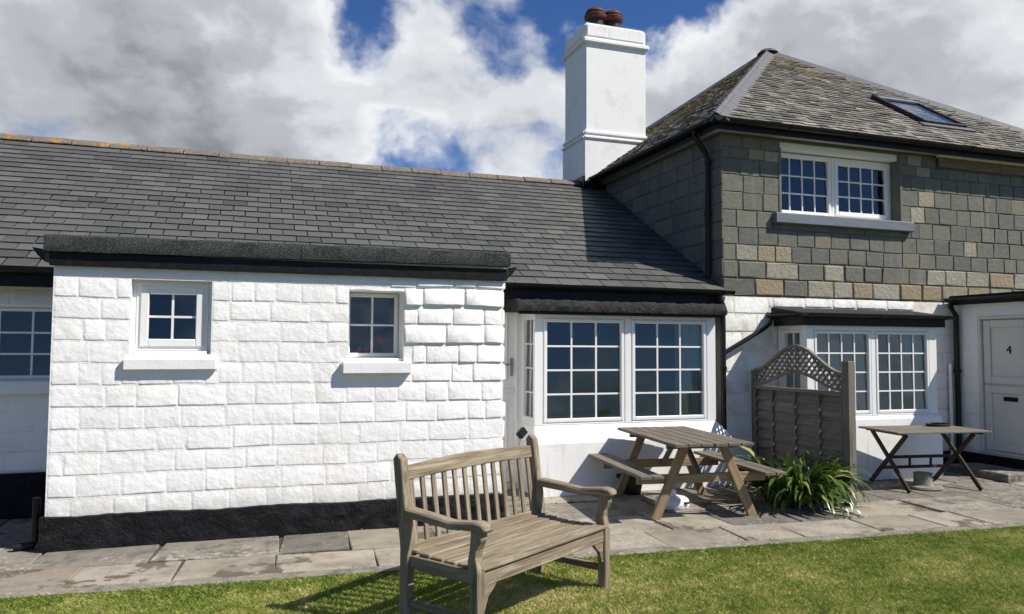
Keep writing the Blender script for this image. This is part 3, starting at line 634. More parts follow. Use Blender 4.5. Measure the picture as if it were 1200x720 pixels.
# curtains and things seen through the panes
def curtain(name, x0, x1, y, z0, z1, label, waves=6):
    b = MB(); n = waves*8
    for i in range(n+1):
        t = i/n; a = math.sin(t*waves*2*math.pi)*.020+math.sin(t*17)*.008
        for z in (z0, (z0+z1)/2, z1): b.v.append((x0+(x1-x0)*t, y+a*(1.15 if z == z0 else .85), z))
    b.f = [(i*3+j, i*3+3+j, i*3+4+j, i*3+1+j) for i in range(n) for j in range(2)]
    o = b.build(name, 'curtain', smooth=True)
    return tag(o, label, 'curtain', 'curtains')
def curtain_y(name, x, y0, y1, z0, z1, label, waves=4):
    o = curtain(name, y0, y1, 0, z0, z1, label, waves)
    for v in o.data.vertices: v.co = (x+v.co.y, v.co.x, v.co.z)
    return o
curtain('curtain', 4.70, 5.05, YB+.085, .80, 1.92, 'pale green curtain at the right end of the cottage bay window')
curtain_y('curtain', 3.06, 7.86, 8.1, .80, 1.9, 'pale gathered curtain behind the bay window side pane beside the white stable door')

# ================================================================== annexe (flat roofed, painted rubble)
AX0, AX1, AY = -1.5, 2.23, 6.78
an = thing('annexe', 'flat roofed annexe of white painted rough stone with black plinth', 'building', (.36, 6.78, 0))
F = FY(AY)
h1, h2 = (-.945, -.335, 1.525, 2.135), (.795, 1.287, 1.465, 2.095)
wl = wall_mesh('wall', an, 'white', F, AX0, AX1, -.03, 2.42, .42, [h1, h2])
b = MB(); b.quad((AX0, AY+.42, -.03), (AX0, YC, -.03), (AX0, YC, 2.42), (AX0, AY+.42, 2.42)); b.quad((AX1, AY+.42, -.03), (AX1, YC, -.03), (AX1, YC, 2.42), (AX1, AY+.42, 2.42)); b.build('side_wall', 'white', an)
rowsA = [.235, .40, .575, .745, .925, 1.10, 1.275, 1.45, 1.625, 1.80, 1.97, 2.135, 2.225]
s1, s2 = (-1.0, -.27, 1.385, 1.53), (.725, 1.365, 1.345, 1.47); k1, k2 = (-1.0, -.27, 1.385, 1.626), (.725, 1.365, 1.345, 1.626)
def pickA(x0, x1, z0, z1, ri):
    right = max(0, min(1, (x0-.9)/.6))*max(0, min(1, (z1-1.0)/.6))
    return 'white', dict(p=rnd.uniform(.0008, .0036)+(right > 0 and x0 > 1.28)*{7: .006, 8: .016, 9: .003, 10: .02, 11: .010}.get(ri, .002)+right*rnd.uniform(0, .006), rough=.0010+.002*right, wob=.005, inset=rnd.uniform(.005, .009), soft=True, wavy=True)
courses(wl, F, AX0+.005, AX1-.005, rowsA, (.16, .40), [h1, h2, k1, k2], pickA, gap=.006)
# corner stones wrap round the visible ends
for i, z in enumerate(rowsA[:-1]):
    stone_piece('stone', wl, 'white', frameM((AX0, AY+rnd.uniform(.25, .4), z), (0, -1, 0), (1, 0, 0)), .24, rowsA[i+1]-z-.01, .012)
    stone_piece('stone', wl, 'white', frameM((AX1, AY, z), (0, 1, 0), (-1, 0, 0)), .24, rowsA[i+1]-z-.01, rnd.uniform(.012, .035))
# rough bitumen plinth
b = MB(); n = 120; m_ = 9
for i in range(n+1):
    t = i/n; x = AX0-.03+(AX1-AX0+.06)*t; zt = .268-.03*t+.014*mnoise.noise((x*2, 0, 0))+.008*mnoise.noise((x*9, 3, 0))
    lump = .35+.65*max(0, min(1, (t-.42)*5))
    for j in range(m_):
        s_ = j/(m_-1); d = .035+.012*lump+lump*.030*mnoise.noise((x*7, s_*2.5, 1))+lump*.016*mnoise.noise((x*19, s_*7, 4))
        if j == m_-1: d = -.01
        if j == m_-2: s_ = .985
        b.v.append((x, AY-d, -.02+(zt+.02)*s_))
b.f = [(i*m_+j, (i+1)*m_+j, (i+1)*m_+j+1, i*m_+j+1) for i in range(n) for j in range(m_-1)]
b.build('plinth', 'bitumen', an, smooth=True)
b = MB(); b.box(AX0-.03, AX0-.001, AY-.02, YC, -.02, .26); b.box(AX1+.001, AX1+.03, AY-.02, YC, -.02, .23); b.build('side_plinth', 'bitumen', an, .01)
# windows and sills
window(an, FY(AY+.07), *[h1[0]+.03, h1[1]-.03, h1[2]+.03, h1[3]-.02], 2, 2, fr=.045, sash=.05, bar=.018)
b = MB(); b.box(h1[0], h1[0]+.03, AY+.075, AY+.13, h1[2], h1[3]); b.box(h1[1]-.03, h1[1], AY+.075, AY+.13, h1[2], h1[3]); b.box(h1[0]+.03, h1[1]-.03, AY+.02, AY+.13, h1[2], h1[2]+.028); b.box(h1[0]+.03, h1[1]-.03, AY+.075, AY+.13, h1[3]-.02, h1[3]); b.build('window_surround', 'pvc', an, .003)
window(an, FY(AY+.27), h2[0], h2[1], h2[2]+.03, h2[3], 2, 2, fr=.02, sash=.022, bar=.018)
b = MB(); b.box(h2[0]+.002, h2[1]-.002, AY+.03, AY+.29, h2[2]-.001, h2[2]+.028); b.build('inner_sill', 'render', an, .004)
for (xa, xb, za, zb), nm in ((s1, .0), (s2, .02)):
    MB().box(xa+.01, xb-.01, AY-.05-nm, AY+.04, za+.008, zb-.006-.03*(nm == 0)).build('window_sill', 'render', an, .012, seg=2)
room(an, -1.3, .25, AY+.42, YC-.02, .6, 2.3); room(an, .3, 2.1, AY+.42, YC-.02, .6, 2.3)
# flat roof, felt edging, fascia
rf = MB().box(AX0-.03, AX1+.03, AY-.01, 8.3, 2.40, 2.445).build('roof', 'felt', an)
for xa, xb in ((AX0-.06, .37), (.375, AX1+.045)):
    b = MB(); n = 24
    prof = [(-.078, -.045), (-.083, -.02), (-.083, .072), (-.07, .088), (.06, .094), (.06, -.045)]
    for i in range(n+1):
        x = xa+(xb-xa)*i/n
        for j, (a, z) in enumerate(prof): b.v.append((x, AY+a+.004*mnoise.noise((x*5, j, 2)), 2.385+z+.015*x/2+.005*mnoise.noise((x*4, j, 8))))
    k = len(prof); b.f = [(i*k+j, (i+1)*k+j, (i+1)*k+(j+1) % k, i*k+(j+1) % k) for i in range(n) for j in range(k)]+[tuple(reversed(range(k))), tuple(n*k+j for j in range(k))]
    b.build('felt_edge', 'felt', rf, smooth=True)
MB().box(AX0-.025, AX1+.025, AY-.045, AY-.004, 2.222, 2.33).build('fascia', 'black', an, .004)
for xa, s_ in ((AX0-.06, -1), (AX1+.04, 1)):                          # ends of the gutter shelf
    b = MB(); b.v = [(xa, AY-.03, 2.345), (xa+s_*.09, AY-.03, 2.36), (xa+s_*.05, AY-.03, 2.30), (xa, AY-.03, 2.25), (xa, AY+.3, 2.345), (xa+s_*.09, AY+.3, 2.36), (xa+s_*.05, AY+.3, 2.30), (xa, AY+.3, 2.25)]
    b.f = [(0, 1, 2, 3), (7, 6, 5, 4), (0, 4, 5, 1), (1, 5, 6, 2), (2, 6, 7, 3), (3, 7, 4, 0)]; b.build('eave_trim', 'plastic', an)
pipe('drain_pipe', an, [(AX0-.08, AY+.1, .40), (AX0-.08, AY+.1, .06), (AX0-.09, AY+.09, .035), (AX0-.22, AY+.06, .035)], .03)

# ================================================================== stone house
HX0, HX1, HY, HY1, HZ = XH, 12.3, 7.95, 15.2, 4.33
ho = thing('stone_house', 'two storey slate stone house with hipped mossy roof and tall white chimney', 'building', (9, 7.95, 0))
F = FY(HY); uw = (6.34, 8.30, 3.32, 4.26); hb = (6.36, 8.2, .8, 1.86)
wl = wall_mesh('wall', ho, 'mortar', F, HX0, HX1, -.03, HZ, .35, [uw, hb])
MB().box(HX0+.003, 9.3, HY-.006, HY-.001, .2, 2.24).build('lower_wall', 'cream', ho)
rowsH = [2.25, 2.47, 2.69, 2.895, 3.11, 3.325, 3.55, 3.77, 3.97, 4.115, 4.27]
sillH = (6.20, 8.47, 3.175, 3.33)
def pickH(x0, x1, z0, z1, ri):
    if ri < 2: return ('tanstone' if rnd.random() < .8 else 'housestone'), dict(p=.016, inset=.008, rough=.005)
    tan = rnd.random() < (.20 if x0 < 6.3 or 8.3 < x0 < 8.7 else .012)
    return ('tanstone' if tan else 'housestone'), dict(p=.009, inset=.004, rough=.003, wob=.003)
kwH = dict(gap=.008, smooth=False)
courses(wl, F, HX0, 11.6, rowsH[:3], (.30, .50), [uw, sillH], pickH, **kwH)
courses(wl, F, HX0, 11.6, rowsH[2:], (.24, .33), [uw, sillH], lambda a, b, c, d, r: pickH(a, b, c, d, 5), **kwH)
rowsW = [.22, .5, .78, 1.05, 1.30, 1.55, 1.80, 2.03, 2.245]
courses(wl, F @ Matrix.Translation((0, -.004, 0)), HX0, 6.19, rowsW, (.28, .5), [(6.13, 8.5, 0, 2.12)], lambda *a: ('cream', dict(p=.006, inset=.009, rough=.0015, soft=True)), gap=.01)
courses(wl, F @ Matrix.Translation((0, -.004, 0)), 6.2, 8.5, [2.12, 2.245], (.35, .6), (), lambda *a: ('cream', dict(p=.010, inset=.010, rough=.002, soft=True)), gap=.008)
courses(wl, F @ Matrix.Translation((0, -.004, 0)), 8.3, 9.19, rowsW[:-1], (.28, .42), (), lambda *a: ('white', dict(p=.006, inset=.009, rough=.0015, soft=True)), gap=.01)
b = MB(); b.box(HX0, 6.2, HY-.04, HY-.007, -.02, .21); b.box(8.3, 9.19, HY-.04, HY-.007, -.02, .21); b.build('plinth', 'bitumen', ho, .01)
# left return wall above the cottage roof
FL = FX(HX0)
wr = wall_mesh('return_wall', ho, 'mortar', FL, -HY1, -HY-.001, -.03, HZ, .35)
def keepL(x0, x1, z0, z1): return z1 > ZE+(-x0-YE)*(ZR-ZE)/(YR-YE)+.02
courses(wr, FL, -11.3, -HY+.02, [2.25, 2.48, 2.71, 2.94, 3.17, 3.40, 3.63, 3.86, 4.07, 4.27], (.30, .5), (), lambda *a: ('housestone', dict(p=.01, inset=.005, rough=.003)), keep=keepL, **kwH)
MB().box(HX1-.3, HX1, HY+.35, HY1, -.03, HZ).build('right_wall', 'mortar', ho); MB().box(HX0+.35, HX1-.3, HY1-.3, HY1, -.03, HZ).build('back_wall', 'mortar', ho)
# upper window
FU = FY(HY+.15)
MB().box(uw[0]+.002, uw[1]-.002, HY+.03, HY+.2, 4.172, 4.258).build('window_head', 'pvc', ho, .004)
window(ho, FU, uw[0]+.01, 7.285, 3.335, 4.16, 4, 3, fr=.035, sash=.03, bar=.017)
window(ho, FU, 7.29, uw[1]-.005, 3.335, 4.16, 4, 3, fr=.06, sash=.04, bar=.017)
b = MB(); b.box(uw[1]-.004, uw[1]+.03, HY-.018, HY+.15, 3.33, 4.16); b.box(uw[0]-.03, uw[0]+.004, HY-.018, HY+.15, 3.33, 4.16); b.build('window_reveal', 'housestone', ho)
MB().box(uw[0]+.006, uw[1]-.006, HY+.02, HY+.2, 3.322, 3.336).build('inner_sill', 'pvc', ho)
MB().box(6.205, 8.465, HY-.085, HY+.1, 3.185, 3.318).build('window_sill', 'slatesill', ho, .01)
room(ho, 6.2, 8.5, HY+.35, HY+3, 2.6, 4.26)
for xa, xb in ((8.95, 10.1), (10.11, 11.3)): board('wall_board', ho, 'board', (xa, HY-.045, 4.19), (xb, HY-.045, 4.19), .03, .13, (0, 1, 0))
MB().box(8.93, 11.6, HY-.1, HY-.03, 4.262, 4.285).build('eave_strip', 'pvc', ho)
# eaves
ov = .17
b = MB(); b.box(HX0-ov, HX1+ov, HY-ov, HY-.03, 4.285, 4.30); b.box(HX0-ov, HX0-.03, HY-.03, HY1, 4.285, 4.30); b.build('soffit', 'grey', ho)
b = MB(); b.box(HX0-ov-.02, HX1+ov, HY-ov-.02, HY-ov, 4.265, 4.40); b.box(HX0-ov-.02, HX0-ov, HY-ov, HY1, 4.265, 4.40); b.build('fascia', 'black', ho, .004)
gutter('gutter', ho, (HX0-ov-.12, HY-ov-.075, 4.385), (HX1+ov, HY-ov-.075, 4.385), .06)
gutter('gutter', ho, (HX0-ov-.075, HY-ov-.13, 4.385), (HX0-ov-.075, 11.3, 4.385), .06)
pipe('downpipe', ho, [(HX0-ov-.075, 8.16, 4.35), (HX0-ov-.075, 8.16, 4.27), (HX0-.1, 8.16, 4.08), (HX0-.06, 8.16, 4.0), (HX0-.06, 8.16, 2.5)], .034, [(HX0-.06, 8.16, 3.3), (HX0-.06, 8.16, 3.95)])
# hipped roof of small weathered slates, joined: too small to pick apart
EX0, EX1, EY0, EY1, EZ = HX0-ov-.07, HX1+ov+.07, HY-ov-.07, HY1+ov, 4.39
AP = Vector((9.01, 11.6, 7.13))
rfh = MB(); P4 = [Vector((EX0, EY0, EZ)), Vector((EX1, EY0, EZ)), Vector((EX1, EY1, EZ)), Vector((EX0, EY1, EZ))]
for i in range(4): rfh.quad(P4[i], P4[(i+1) % 4], AP)
rfh = rfh.build('roof', 'mortar', ho)
jb = MB(); tone = []
def face_slates(A, B, C, gauge=.115, wid=(.13, .24)):
    ax = (B-A).normalized(); s0 = (C-A).dot(ax); upv = (C-A)-ax*s0; SLh = upv.length; upv.normalize(); nn = ax.cross(upv)
    L = (B-A).length
    for k in range(int(SLh/gauge)):
        s = k*gauge; xa = s0*s/SLh; xb = L-(L-s0)*s/SLh; x = xa-rnd.uniform(0, .12)
        while x < xb:
            w = rnd.uniform(*wid); a, b_ = max(x, xa), min(x+w-.006, xb)
            if b_-a > .03:
                n0 = len(jb.v); ls = gauge*1.2; t0 = .016+rnd.uniform(-.004, .008); dsl = rnd.gauss(0, .009); sk = rnd.gauss(0, .004)
                def pt(u, v, d): return tuple(A+ax*u+upv*v+nn*d)
                jb.v += [pt(a, s+dsl+sk, t0), pt(b_, s+dsl-sk, t0+rnd.uniform(-.003, .003)), pt(b_, s+ls, .003), pt(a, s+ls, .003), pt(a, s+dsl+sk, t0-.012), pt(b_, s+dsl-sk, t0-.012)]
                jb.f += [(n0, n0+1, n0+2, n0+3), (n0+4, n0+5, n0+1, n0), (n0+5, n0+2, n0+1), (n0+4, n0, n0+3)]; tone.extend([rnd.random()]*6)
            x += w
face_slates(P4[0], P4[1], AP); face_slates(P4[3], P4[0], AP)
o = jb.build('slates', 'oldslate', rfh); o['kind'] = 'stuff'
at = o.data.attributes.new('tone', 'FLOAT', 'POINT'); at.data.foreach_set('value', tone)
for q in (P4[0], P4[1], P4[3]):                                       # hip tiles
    d = AP-q; n = int(d.length/.42); 
    for i in range(n):
        a, c = q+d*(i/n)+Vector((0, 0, .02)), q+d*((i+1)/n)+Vector((0, 0, .02)); ww = .15
        MB().sweep([(-ww, -.075), (0, .045), (ww, -.075), (ww, -.10), (0, .02), (-ww, -.10)], [a+d.normalized()*.004, c]).build('hip_tile', 'lead', rfh, .005)
MB().lathe((AP.x, AP.y, AP.z-.02), [(.2, 0), (.14, .06), (.03, .085)], 10).build('hip_cap', 'lead', rfh)
# skylight on the front slope
ux = Vector((1, 0, 0)); tv = Vector((AP.x-EX0, 0, 0)); sl_ = (AP-P4[0]); uy = Vector((0, AP.y-EY0, AP.z-EZ)).normalized()
sy0 = (8.45-EY0)/uy.y; FS = frameM((9.27, EY0, EZ), ux, uy) @ Matrix.Translation((0, sy0, .0))
sw, sh_ = .86, 1.2
b = MB(); b.box(0, .05, 0, sh_, .005, .075); b.box(sw-.05, sw, 0, sh_, .005, .075); b.box(.05, sw-.05, 0, .05, .005, .07); b.box(.05, sw-.05, sh_-.07, sh_, .005, .085); sk = b.build('skylight', 'darkmetal', ho, .006, M=FS)
MB().box(-.08, sw+.08, -.12, 0, .0, .035).build('flashing', 'lead', sk, M=FS)
MB().box(.05, sw-.05, sh_-.17, sh_-.07, .05, .08).build('vent_bar', 'slatesill', sk, M=FS)
MB().quad((.05, .05, .055), (sw-.05, .05, .055), (sw-.05, sh_-.17, .055), (.05, sh_-.17, .055)).build('pane', 'glass', sk, M=FS)
MB().box(.05, sw-.05, .05, sh_-.05, -.01, .012).build('blind', 'room', sk, M=FS)
# chimney
CX0, CX1, CY0, CY1 = 5.11, 6.24, 11.25, 12.12
ch = MB().box(CX0, CX1, CY0, CY1, 3.9, 7.0).build('chimney', 'render', ho, .02, seg=2)
MB().box(CX0-.03, CX1+.03, CY0-.03, CY1+.03, 3.9, 5.02).build('chimney_base', 'render', ch, .012)
MB().box(CX0-.055, CX1+.055, CY0-.055, CY1+.055, 5.022, 5.10).build('chimney_band', 'render', ch, .03, seg=2); MB().box(CX0-.04, CX1+.04, CY0-.04, CY1+.04, 5.103, 5.19).build('chimney_band', 'render', ch, .03, seg=2)
MB().box(CX0-.05, CX1+.05, CY0-.05, CY1+.05, 6.66, 6.74).build('chimney_band', 'render', ch, .02)
MB().box(CX0+.0-.012, CX1+.012, CY0-.012, CY1+.012, 6.742, 7.02).build('chimney_cap', 'render', ch, .05, seg=2)
for px in (5.47, 5.79):
    pt_ = MB().lathe((px, 11.62, 7.0), [(.155, 0), (.15, .10), (.165, .105), (.165, .13), (.14, .14), (.14, .25)], 16).build('chimney_pot', 'darkmetal', ch, smooth=True)
    MB().lathe((px, 11.62, 7.24), [(.14, 0), (.19, .015), (.20, .06), (.19, .075), (.165, .08), (.165, .11), (.175, .115), (.17, .135), (.13, .18), (.07, .205), (.02, .21)], 18).build('cowl', 'terracotta', pt_, smooth=True)
b = MB(); b.box(CX0-.06, CX1-.7, CY0-.075, CY0-.035, 4.05, 4.32); b.box(CX0-.075, CX0-.035, CY0-.075, CY1, 4.1, 4.4); b.build('lead_flashing', 'plastic', ch)
# ground floor bay
YH = 7.40
b = MB(); skirt(b, 6.25, 8.28, 8.31, YH, YH-.03, HY-.045, .74, .775); hbo = b.build('bay_window', 'render', ho, .008)
b = MB()
for xa, xb in ((6.25, 6.36), (7.22, 7.29), (8.15, 8.28)): b.box(xa, xb, YH+.003, YH+.09, .777, 1.90)
for xa, xb in ((6.36, 7.22), (7.29, 8.15)): b.box(xa, xb, YH+.003, YH+.09, 1.82, 1.90); b.box(xa, xb, YH+.003, YH+.09, .777, .80)
b.box(8.20, 8.28, YH+.09, HY-.02, .777, 1.895); b.box(6.255, 6.31, 7.86, HY-.02, .777, 1.895); b.box(6.255, 6.31, YH+.09, 7.86, 1.83, 1.895); b.box(6.255, 6.31, YH+.09, 7.86, .777, .81)
b.build('frame', 'pvc', hbo, .005)
window(ho, FY(YH+.012), 6.36, 7.22, .80, 1.82, 4, 4, fr=.016, sash=.026, bar=.017)
window(ho, FY(YH+.012), 7.29, 8.15, .80, 1.82, 4, 4, fr=.016, sash=.026, bar=.017)
window(ho, frameM((6.27, 0, 0), (0, -1, 0), (1, 0, 0)), -7.86, -(YH+.09), .81, 1.83, 2, 1, fr=.015, sash=.03, bar=.02)
b = MB(); b.v = [(6.14, HY-.035, 2.115), (6.14, 7.31, 2.02), (8.40, 7.31, 2.02), (8.40, HY-.035, 2.115), (6.14, HY-.035, 1.985), (6.14, 7.31, 1.985), (8.40, 7.31, 1.985), (8.40, HY-.035, 1.985)]
b.f = [(0, 1, 2, 3), (7, 6, 5, 4), (0, 4, 5, 1), (1, 5, 6, 2), (2, 6, 7, 3), (3, 7, 4, 0)]; b.build('bay_roof', 'oldfelt', hbo, .008)
b = MB(); b.box(6.17, 8.37, 7.345, 7.37, 1.875, 1.983); b.box(6.17, 6.195, 7.37, HY-.045, 1.875, 1.983); b.build('fascia', 'black', hbo, .003)
gutter('gutter', hbo, (6.10, 7.295, 2.02), (8.44, 7.295, 2.02), .045); gutter('gutter', hbo, (6.105, 7.26, 2.02), (6.105, HY-.05, 2.02), .04)
pipe('waste_pipe', hbo, [(6.1, 7.84, 1.99), (6.08, 7.86, 1.90), (5.98, 7.87, 1.83), (5.44, 7.87, 1.55), (5.385, 7.87, 1.5)], .028, [])
room(ho, 6.2, 8.5, HY+.35, HY+2.5, .1, 2.2)
curtain('curtain', 7.80, 8.11, YH+.085, .83, 1.80, 'white curtain at the right end of the stone house bay window', 5)
curtain_y('curtain', 6.42, 7.5, 7.72, .83, 1.45, 'pale curtain behind the house bay side pane above the trellis fence', 3)

# ================================================================== porch with the stable door
PX, PY0 = 9.2, 6.72
po = thing('porch', 'white porch with a stable door facing left and black gutter', 'building', (9.9, 7.3, 0))
FP = FX(PX); hd = (-7.57, -6.79, .235, 2.03)
wl = wall_mesh('wall', po, 'white', FP, -HY+.03, -PY0, -.03, 2.24, .25, [hd])
courses(wl, FP, -HY+.03, -7.63, [.22, .46, .72, .97, 1.22, 1.47, 1.72, 1.97, 2.2], (.2, .3), (), lambda *a: ('white', dict(p=.006, inset=.009, rough=.0015, soft=True)), gap=.01)
MB().box(PX+.25, 11.4, PY0, PY0+.2, -.03, 2.24).build('front_wall', 'white', po); MB().box(11.2, 11.4, PY0+.2, HY-.04, -.03, 2.24).build('side_wall', 'white', po)
MB().box(PX-.03, PX-.001, PY0, HY-.045, -.02, .215).build('plinth', 'bitumen', po, .008)
dr = MB().box(PX+.045, PX+.09, 6.84, 7.53, .26, 1.995).build('door', 'door', po, .004)
b = MB(); b.box(PX-.012, PX+.1, 7.53, 7.575, .24, 2.04); b.box(PX-.012, PX+.1, 6.785, 6.838, .24, 2.04); b.box(PX-.012, PX+.1, 6.838, 7.53, 1.998, 2.04); b.box(PX-.012, PX+.1, 6.838, 7.53, .24, .262); b.build('door_frame', 'door', dr, .004)
for z0, z1 in ((.28, 1.125), (1.145, 1.985)):
    b = MB(); y0, y1 = 6.85, 7.52; xo = PX+.022
    b.box(xo, xo+.022, y1-.1, y1, z0, z1); b.box(xo, xo+.022, y0, y0+.1, z0, z1); b.box(xo, xo+.022, y0+.1, y1-.1, z1-.1, z1); b.box(xo, xo+.022, y0+.1, y1-.1, z0, z0+.1); b.build('door_leaf', 'door', dr, .008)
MB().box(PX+.03, PX+.046, 7.07, 7.26, .93, .985).build('letter_box', 'black', dr, .003)
fc = bpy.data.curves.new('number', 'FONT'); fc.body = '4'; fc.size = .15; fc.extrude = .004; fc.align_x = 'CENTER'; fc.align_y = 'CENTER'
tmp = bpy.data.objects.new('tmp', fc); COL.objects.link(tmp); bpy.context.view_layer.update()
me = bpy.data.meshes.new_from_object(tmp.evaluated_get(bpy.context.evaluated_depsgraph_get())); bpy.data.objects.remove(tmp)
me.materials.clear(); me.materials.append(MT['black']); link(bpy.data.objects.new('door_number', me), dr, frameM((PX+.04, 7.17, 1.59), (0, -1, 0), (0, 0, 1)))
b = MB(); b.box(PX-.10, 11.5, 6.2, HY-.04, 2.245, 2.30); b.build('roof', 'felt', po, .005)
b = MB(); b.box(PX-.115, PX-.10, 6.2, HY-.045, 2.20, 2.33); b.build('fascia', 'black', po, .003)
gutter('gutter', po, (PX-.165, 6.2, 2.295), (PX-.165, HY-.06, 2.295), .048)
pipe('downpipe', po, [(PX-.165, 7.84, 2.27), (PX-.165, 7.84, 2.18), (PX-.07, 7.84, 2.06), (PX-.07, 7.84, .05)], .036, [(PX-.07, 7.84, 1.3), (PX-.07, 7.84, .5)])
pipe('white_pipe', po, [(9.06, HY-.06, .1), (9.06, HY-.06, 1.4)], .022).data.materials[0] = MT['pvc']
tag(MB().box(8.62, 9.165, 6.75, 7.62, -.01, .095).build('doorstep', 'oldslab', None, .012), 'low stone doorstep in front of the stable door', 'step')

# ================================================================== trellis fence
fe = thing('trellis_fence', 'weathered grey fence panel with arched trellis top between the two tables', 'fence', (5.84, 7.05, 0))
fx = 5.84
board('post', fe, 'fencewood', (fx, 6.30, 0), (fx, 6.30, 1.47), .095, .095, (0, 1, 0), .006)
FF = lambda y, z, x=fx: (x, y, z)
board('wall_batten', fe, 'fencewood', FF(7.87, .02), FF(7.87, 1.33), .04, .05, (0, 1, 0))
ya, yb = 6.36, 7.84
for i in range(9):
    z = .06+i*.116; tilt = .010
    M_ = frameM((fx+.012+(.004 if i % 2 else 0), (ya+yb)/2, z+.06), (0, 1, 0), (.30, 0, 1))
    n = 12; b = MB(); L = yb-ya-.01
    for k in range(n+1):
        y = -L/2+L*k/n; wv = .006*mnoise.noise((y*3+i*7, i, 0))
        for (a, d) in ((-.068+wv, -.006), (.068, -.004), (.068, .004), (-.068+wv, .010)): b.v.append((y, a, d))
    b.f = [(k*4+j, (k+1)*4+j, (k+1)*4+(j+1) % 4, k*4+(j+1) % 4) for k in range(n) for j in range(4)]+[(3, 2, 1, 0), tuple(n*4+j for j in range(4))]
    b.build('fence_board', 'fencewood', fe, M=M_)
for y in (6.38, 6.72, 7.11, 7.5, 7.815): board('batten', fe, 'fencewood', FF(y, .05, fx-.022), FF(y, 1.10, fx-.022), .035, .022, (0, 1, 0))
board('rail', fe, 'fencewood', FF(ya, 1.125, fx-.006), FF(yb, 1.125, fx-.006), .05, .045, (1, 0, 0))
def arch(y, lo, hi): t = (y-ya)/(yb-ya); return lo+(hi-lo)*(.5-.5*math.cos(2*math.pi*t))**1.0
n = 28
for lo, hi, nm in ((1.335, 1.625, 'arch_rail'), (1.165, 1.335, 'lower_arch')):
    path = [FF(ya+(yb-ya)*i/n, arch(ya+(yb-ya)*i/n, lo, hi), fx) for i in range(n+1)]
    MB().sweep([(-.022, -.016), (.022, -.016), (.022, .016), (-.022, .016)], path).build(nm, 'fencewood', fe, .003)
for y in (ya+.012, yb-.012): board('end_stile', fe, 'fencewood', FF(y, 1.14), FF(y, 1.345), .03, .036, (0, 1, 0))
for s_, xo in ((1, -.007), (-1, .007)):                               # diagonal laths clipped to the arch
    c = -.2
    while c < 2.2:
        pts = []
        for i in range(0, 300):
            y = ya+(yb-ya)*i/299; z = 1.0+(s_*(y-(ya+yb)/2)+c-1.0+.4)
            if arch(y, 1.165, 1.335)+.01 < z < arch(y, 1.335, 1.625)-.01: pts.append((y, z))
        # split runs
        run = []
        for p in pts+[(99, 99)]:
            if run and abs(p[0]-run[-1][0]) > .02:
                if len(run) > 5: board('lath', fe, 'fencewood', FF(run[0][0], run[0][1], fx+xo), FF(run[-1][0], run[-1][1], fx+xo), .012, .022, (1, 0, 0), 0)
                run = []
            run.append(p)
        c += .088

# ================================================================== garden bench
BO = Matrix.Translation((1.728, 4.357, 0)) @ Matrix.Rotation(R(32.8), 4, 'Z')   # local x along the seat, y to the back
be = thing('garden_bench', 'weathered teak slatted garden bench on the lawn', 'bench', (1.728, 4.357, 0), R(32.8))
BW, BD, Z0 = .654, .545, -.03
def bb(name, p0, p1, w, t, side, m_='teak', bevel=.004, par=None): return board(name, par or be, m_, p0, p1, w, t, side, bevel, root=BO)
def yz(name, outline, x, t): return curved(name, be, 'teak', [(z, -y) for y, z in outline], t, BO @ frameM((x, 0, 0), (0, 0, 1), (0, -1, 0)), .006)   # grain runs up the post
for x in (-BW, BW):
    # back post: upright to the seat, then raking back, peaked top
    yz('back_post', [(BD-.03, Z0), (BD+.035, Z0), (BD+.035, .42), (BD+.105, .93), (BD+.075, .965), (BD+.035, .935), (BD-.035, .45)], x, .06)
    # shaped front leg
    yz('front_leg', [(-.03, Z0), (.032, Z0), (.034, .36), (.05, .43), (.035, .50), (.028, .60), (-.045, .60), (-.05, .56), (-.018, .50), (-.012, .46), (-.032, .38)], x, .062)
    # arm with a scrolled end
    top = [(-.085, .625), (-.06, .645), (-.01, .652), (.08, .640), (.18, .628), (.34, .642), (BD-.01, .655)]
    bot = [(BD-.01, .600), (.30, .590), (.18, .583), (.08, .594), (.02, .598), (-.045, .594), (-.08, .600)]
    curved('armrest', be, 'teak', top+bot, .085, BO @ frameM((x, 0, 0), (0, 1, 0), (0, 0, 1)), .010)
    bb('side_rail', (x, .03, .345), (x, BD-.03, .345), .03, .075, (1, 0, 0)); bb('stretcher', (x, .03, .11), (x, BD-.03, .11), .03, .045, (1, 0, 0))
bb('front_rail', (-BW+.03, -.002, .335), (BW-.03, -.002, .335), .032, .085, (0, 1, 0)); bb('back_rail', (-BW+.03, BD, .40), (BW-.03, BD, .40), .03, .07, (0, 1, 0))
for s_ in (-1, 1):
    x = s_*(BW-.03); curved('corner_bracket', be, 'teak', [(0, 0), (0, -.14), (-.02*s_, -.13), (-.05*s_, -.06), (-.09*s_, -.03), (-.12*s_, 0)][::s_], .026, BO @ frameM((x, -.002, .292), (1, 0, 0), (0, 0, 1)), .003)
for i in range(6):
    y = -.03+.101*i; zc = .392-.010*math.sin(i/5*math.pi)+.002*i
    bb('seat_slat', (-BW+.005, y+.04, zc), (BW-.005, y+.04, zc), .088, .022, (0, 1, rnd.uniform(-.03, .03)), bevel=.005)
bk = lambda z: BD+.005+max(0, z-.43)*.14                             # rake of the back
n = 20; o_ = [(-BW+.03+(2*BW-.06)*i/n, 0.885+.022*math.sin(math.pi*i/n)**1.3) for i in range(n+1)]+[(BW-.03-(2*BW-.06)*i/n, .80+.012*math.sin(math.pi*i/n)) for i in range(n+1)]
curved('top_rail', be, 'teak', [(x, z-.85) for x, z in o_][::-1], .034, BO @ frameM((0, bk(.85), .85), (1, 0, 0), (0, .14, 1)), .005)
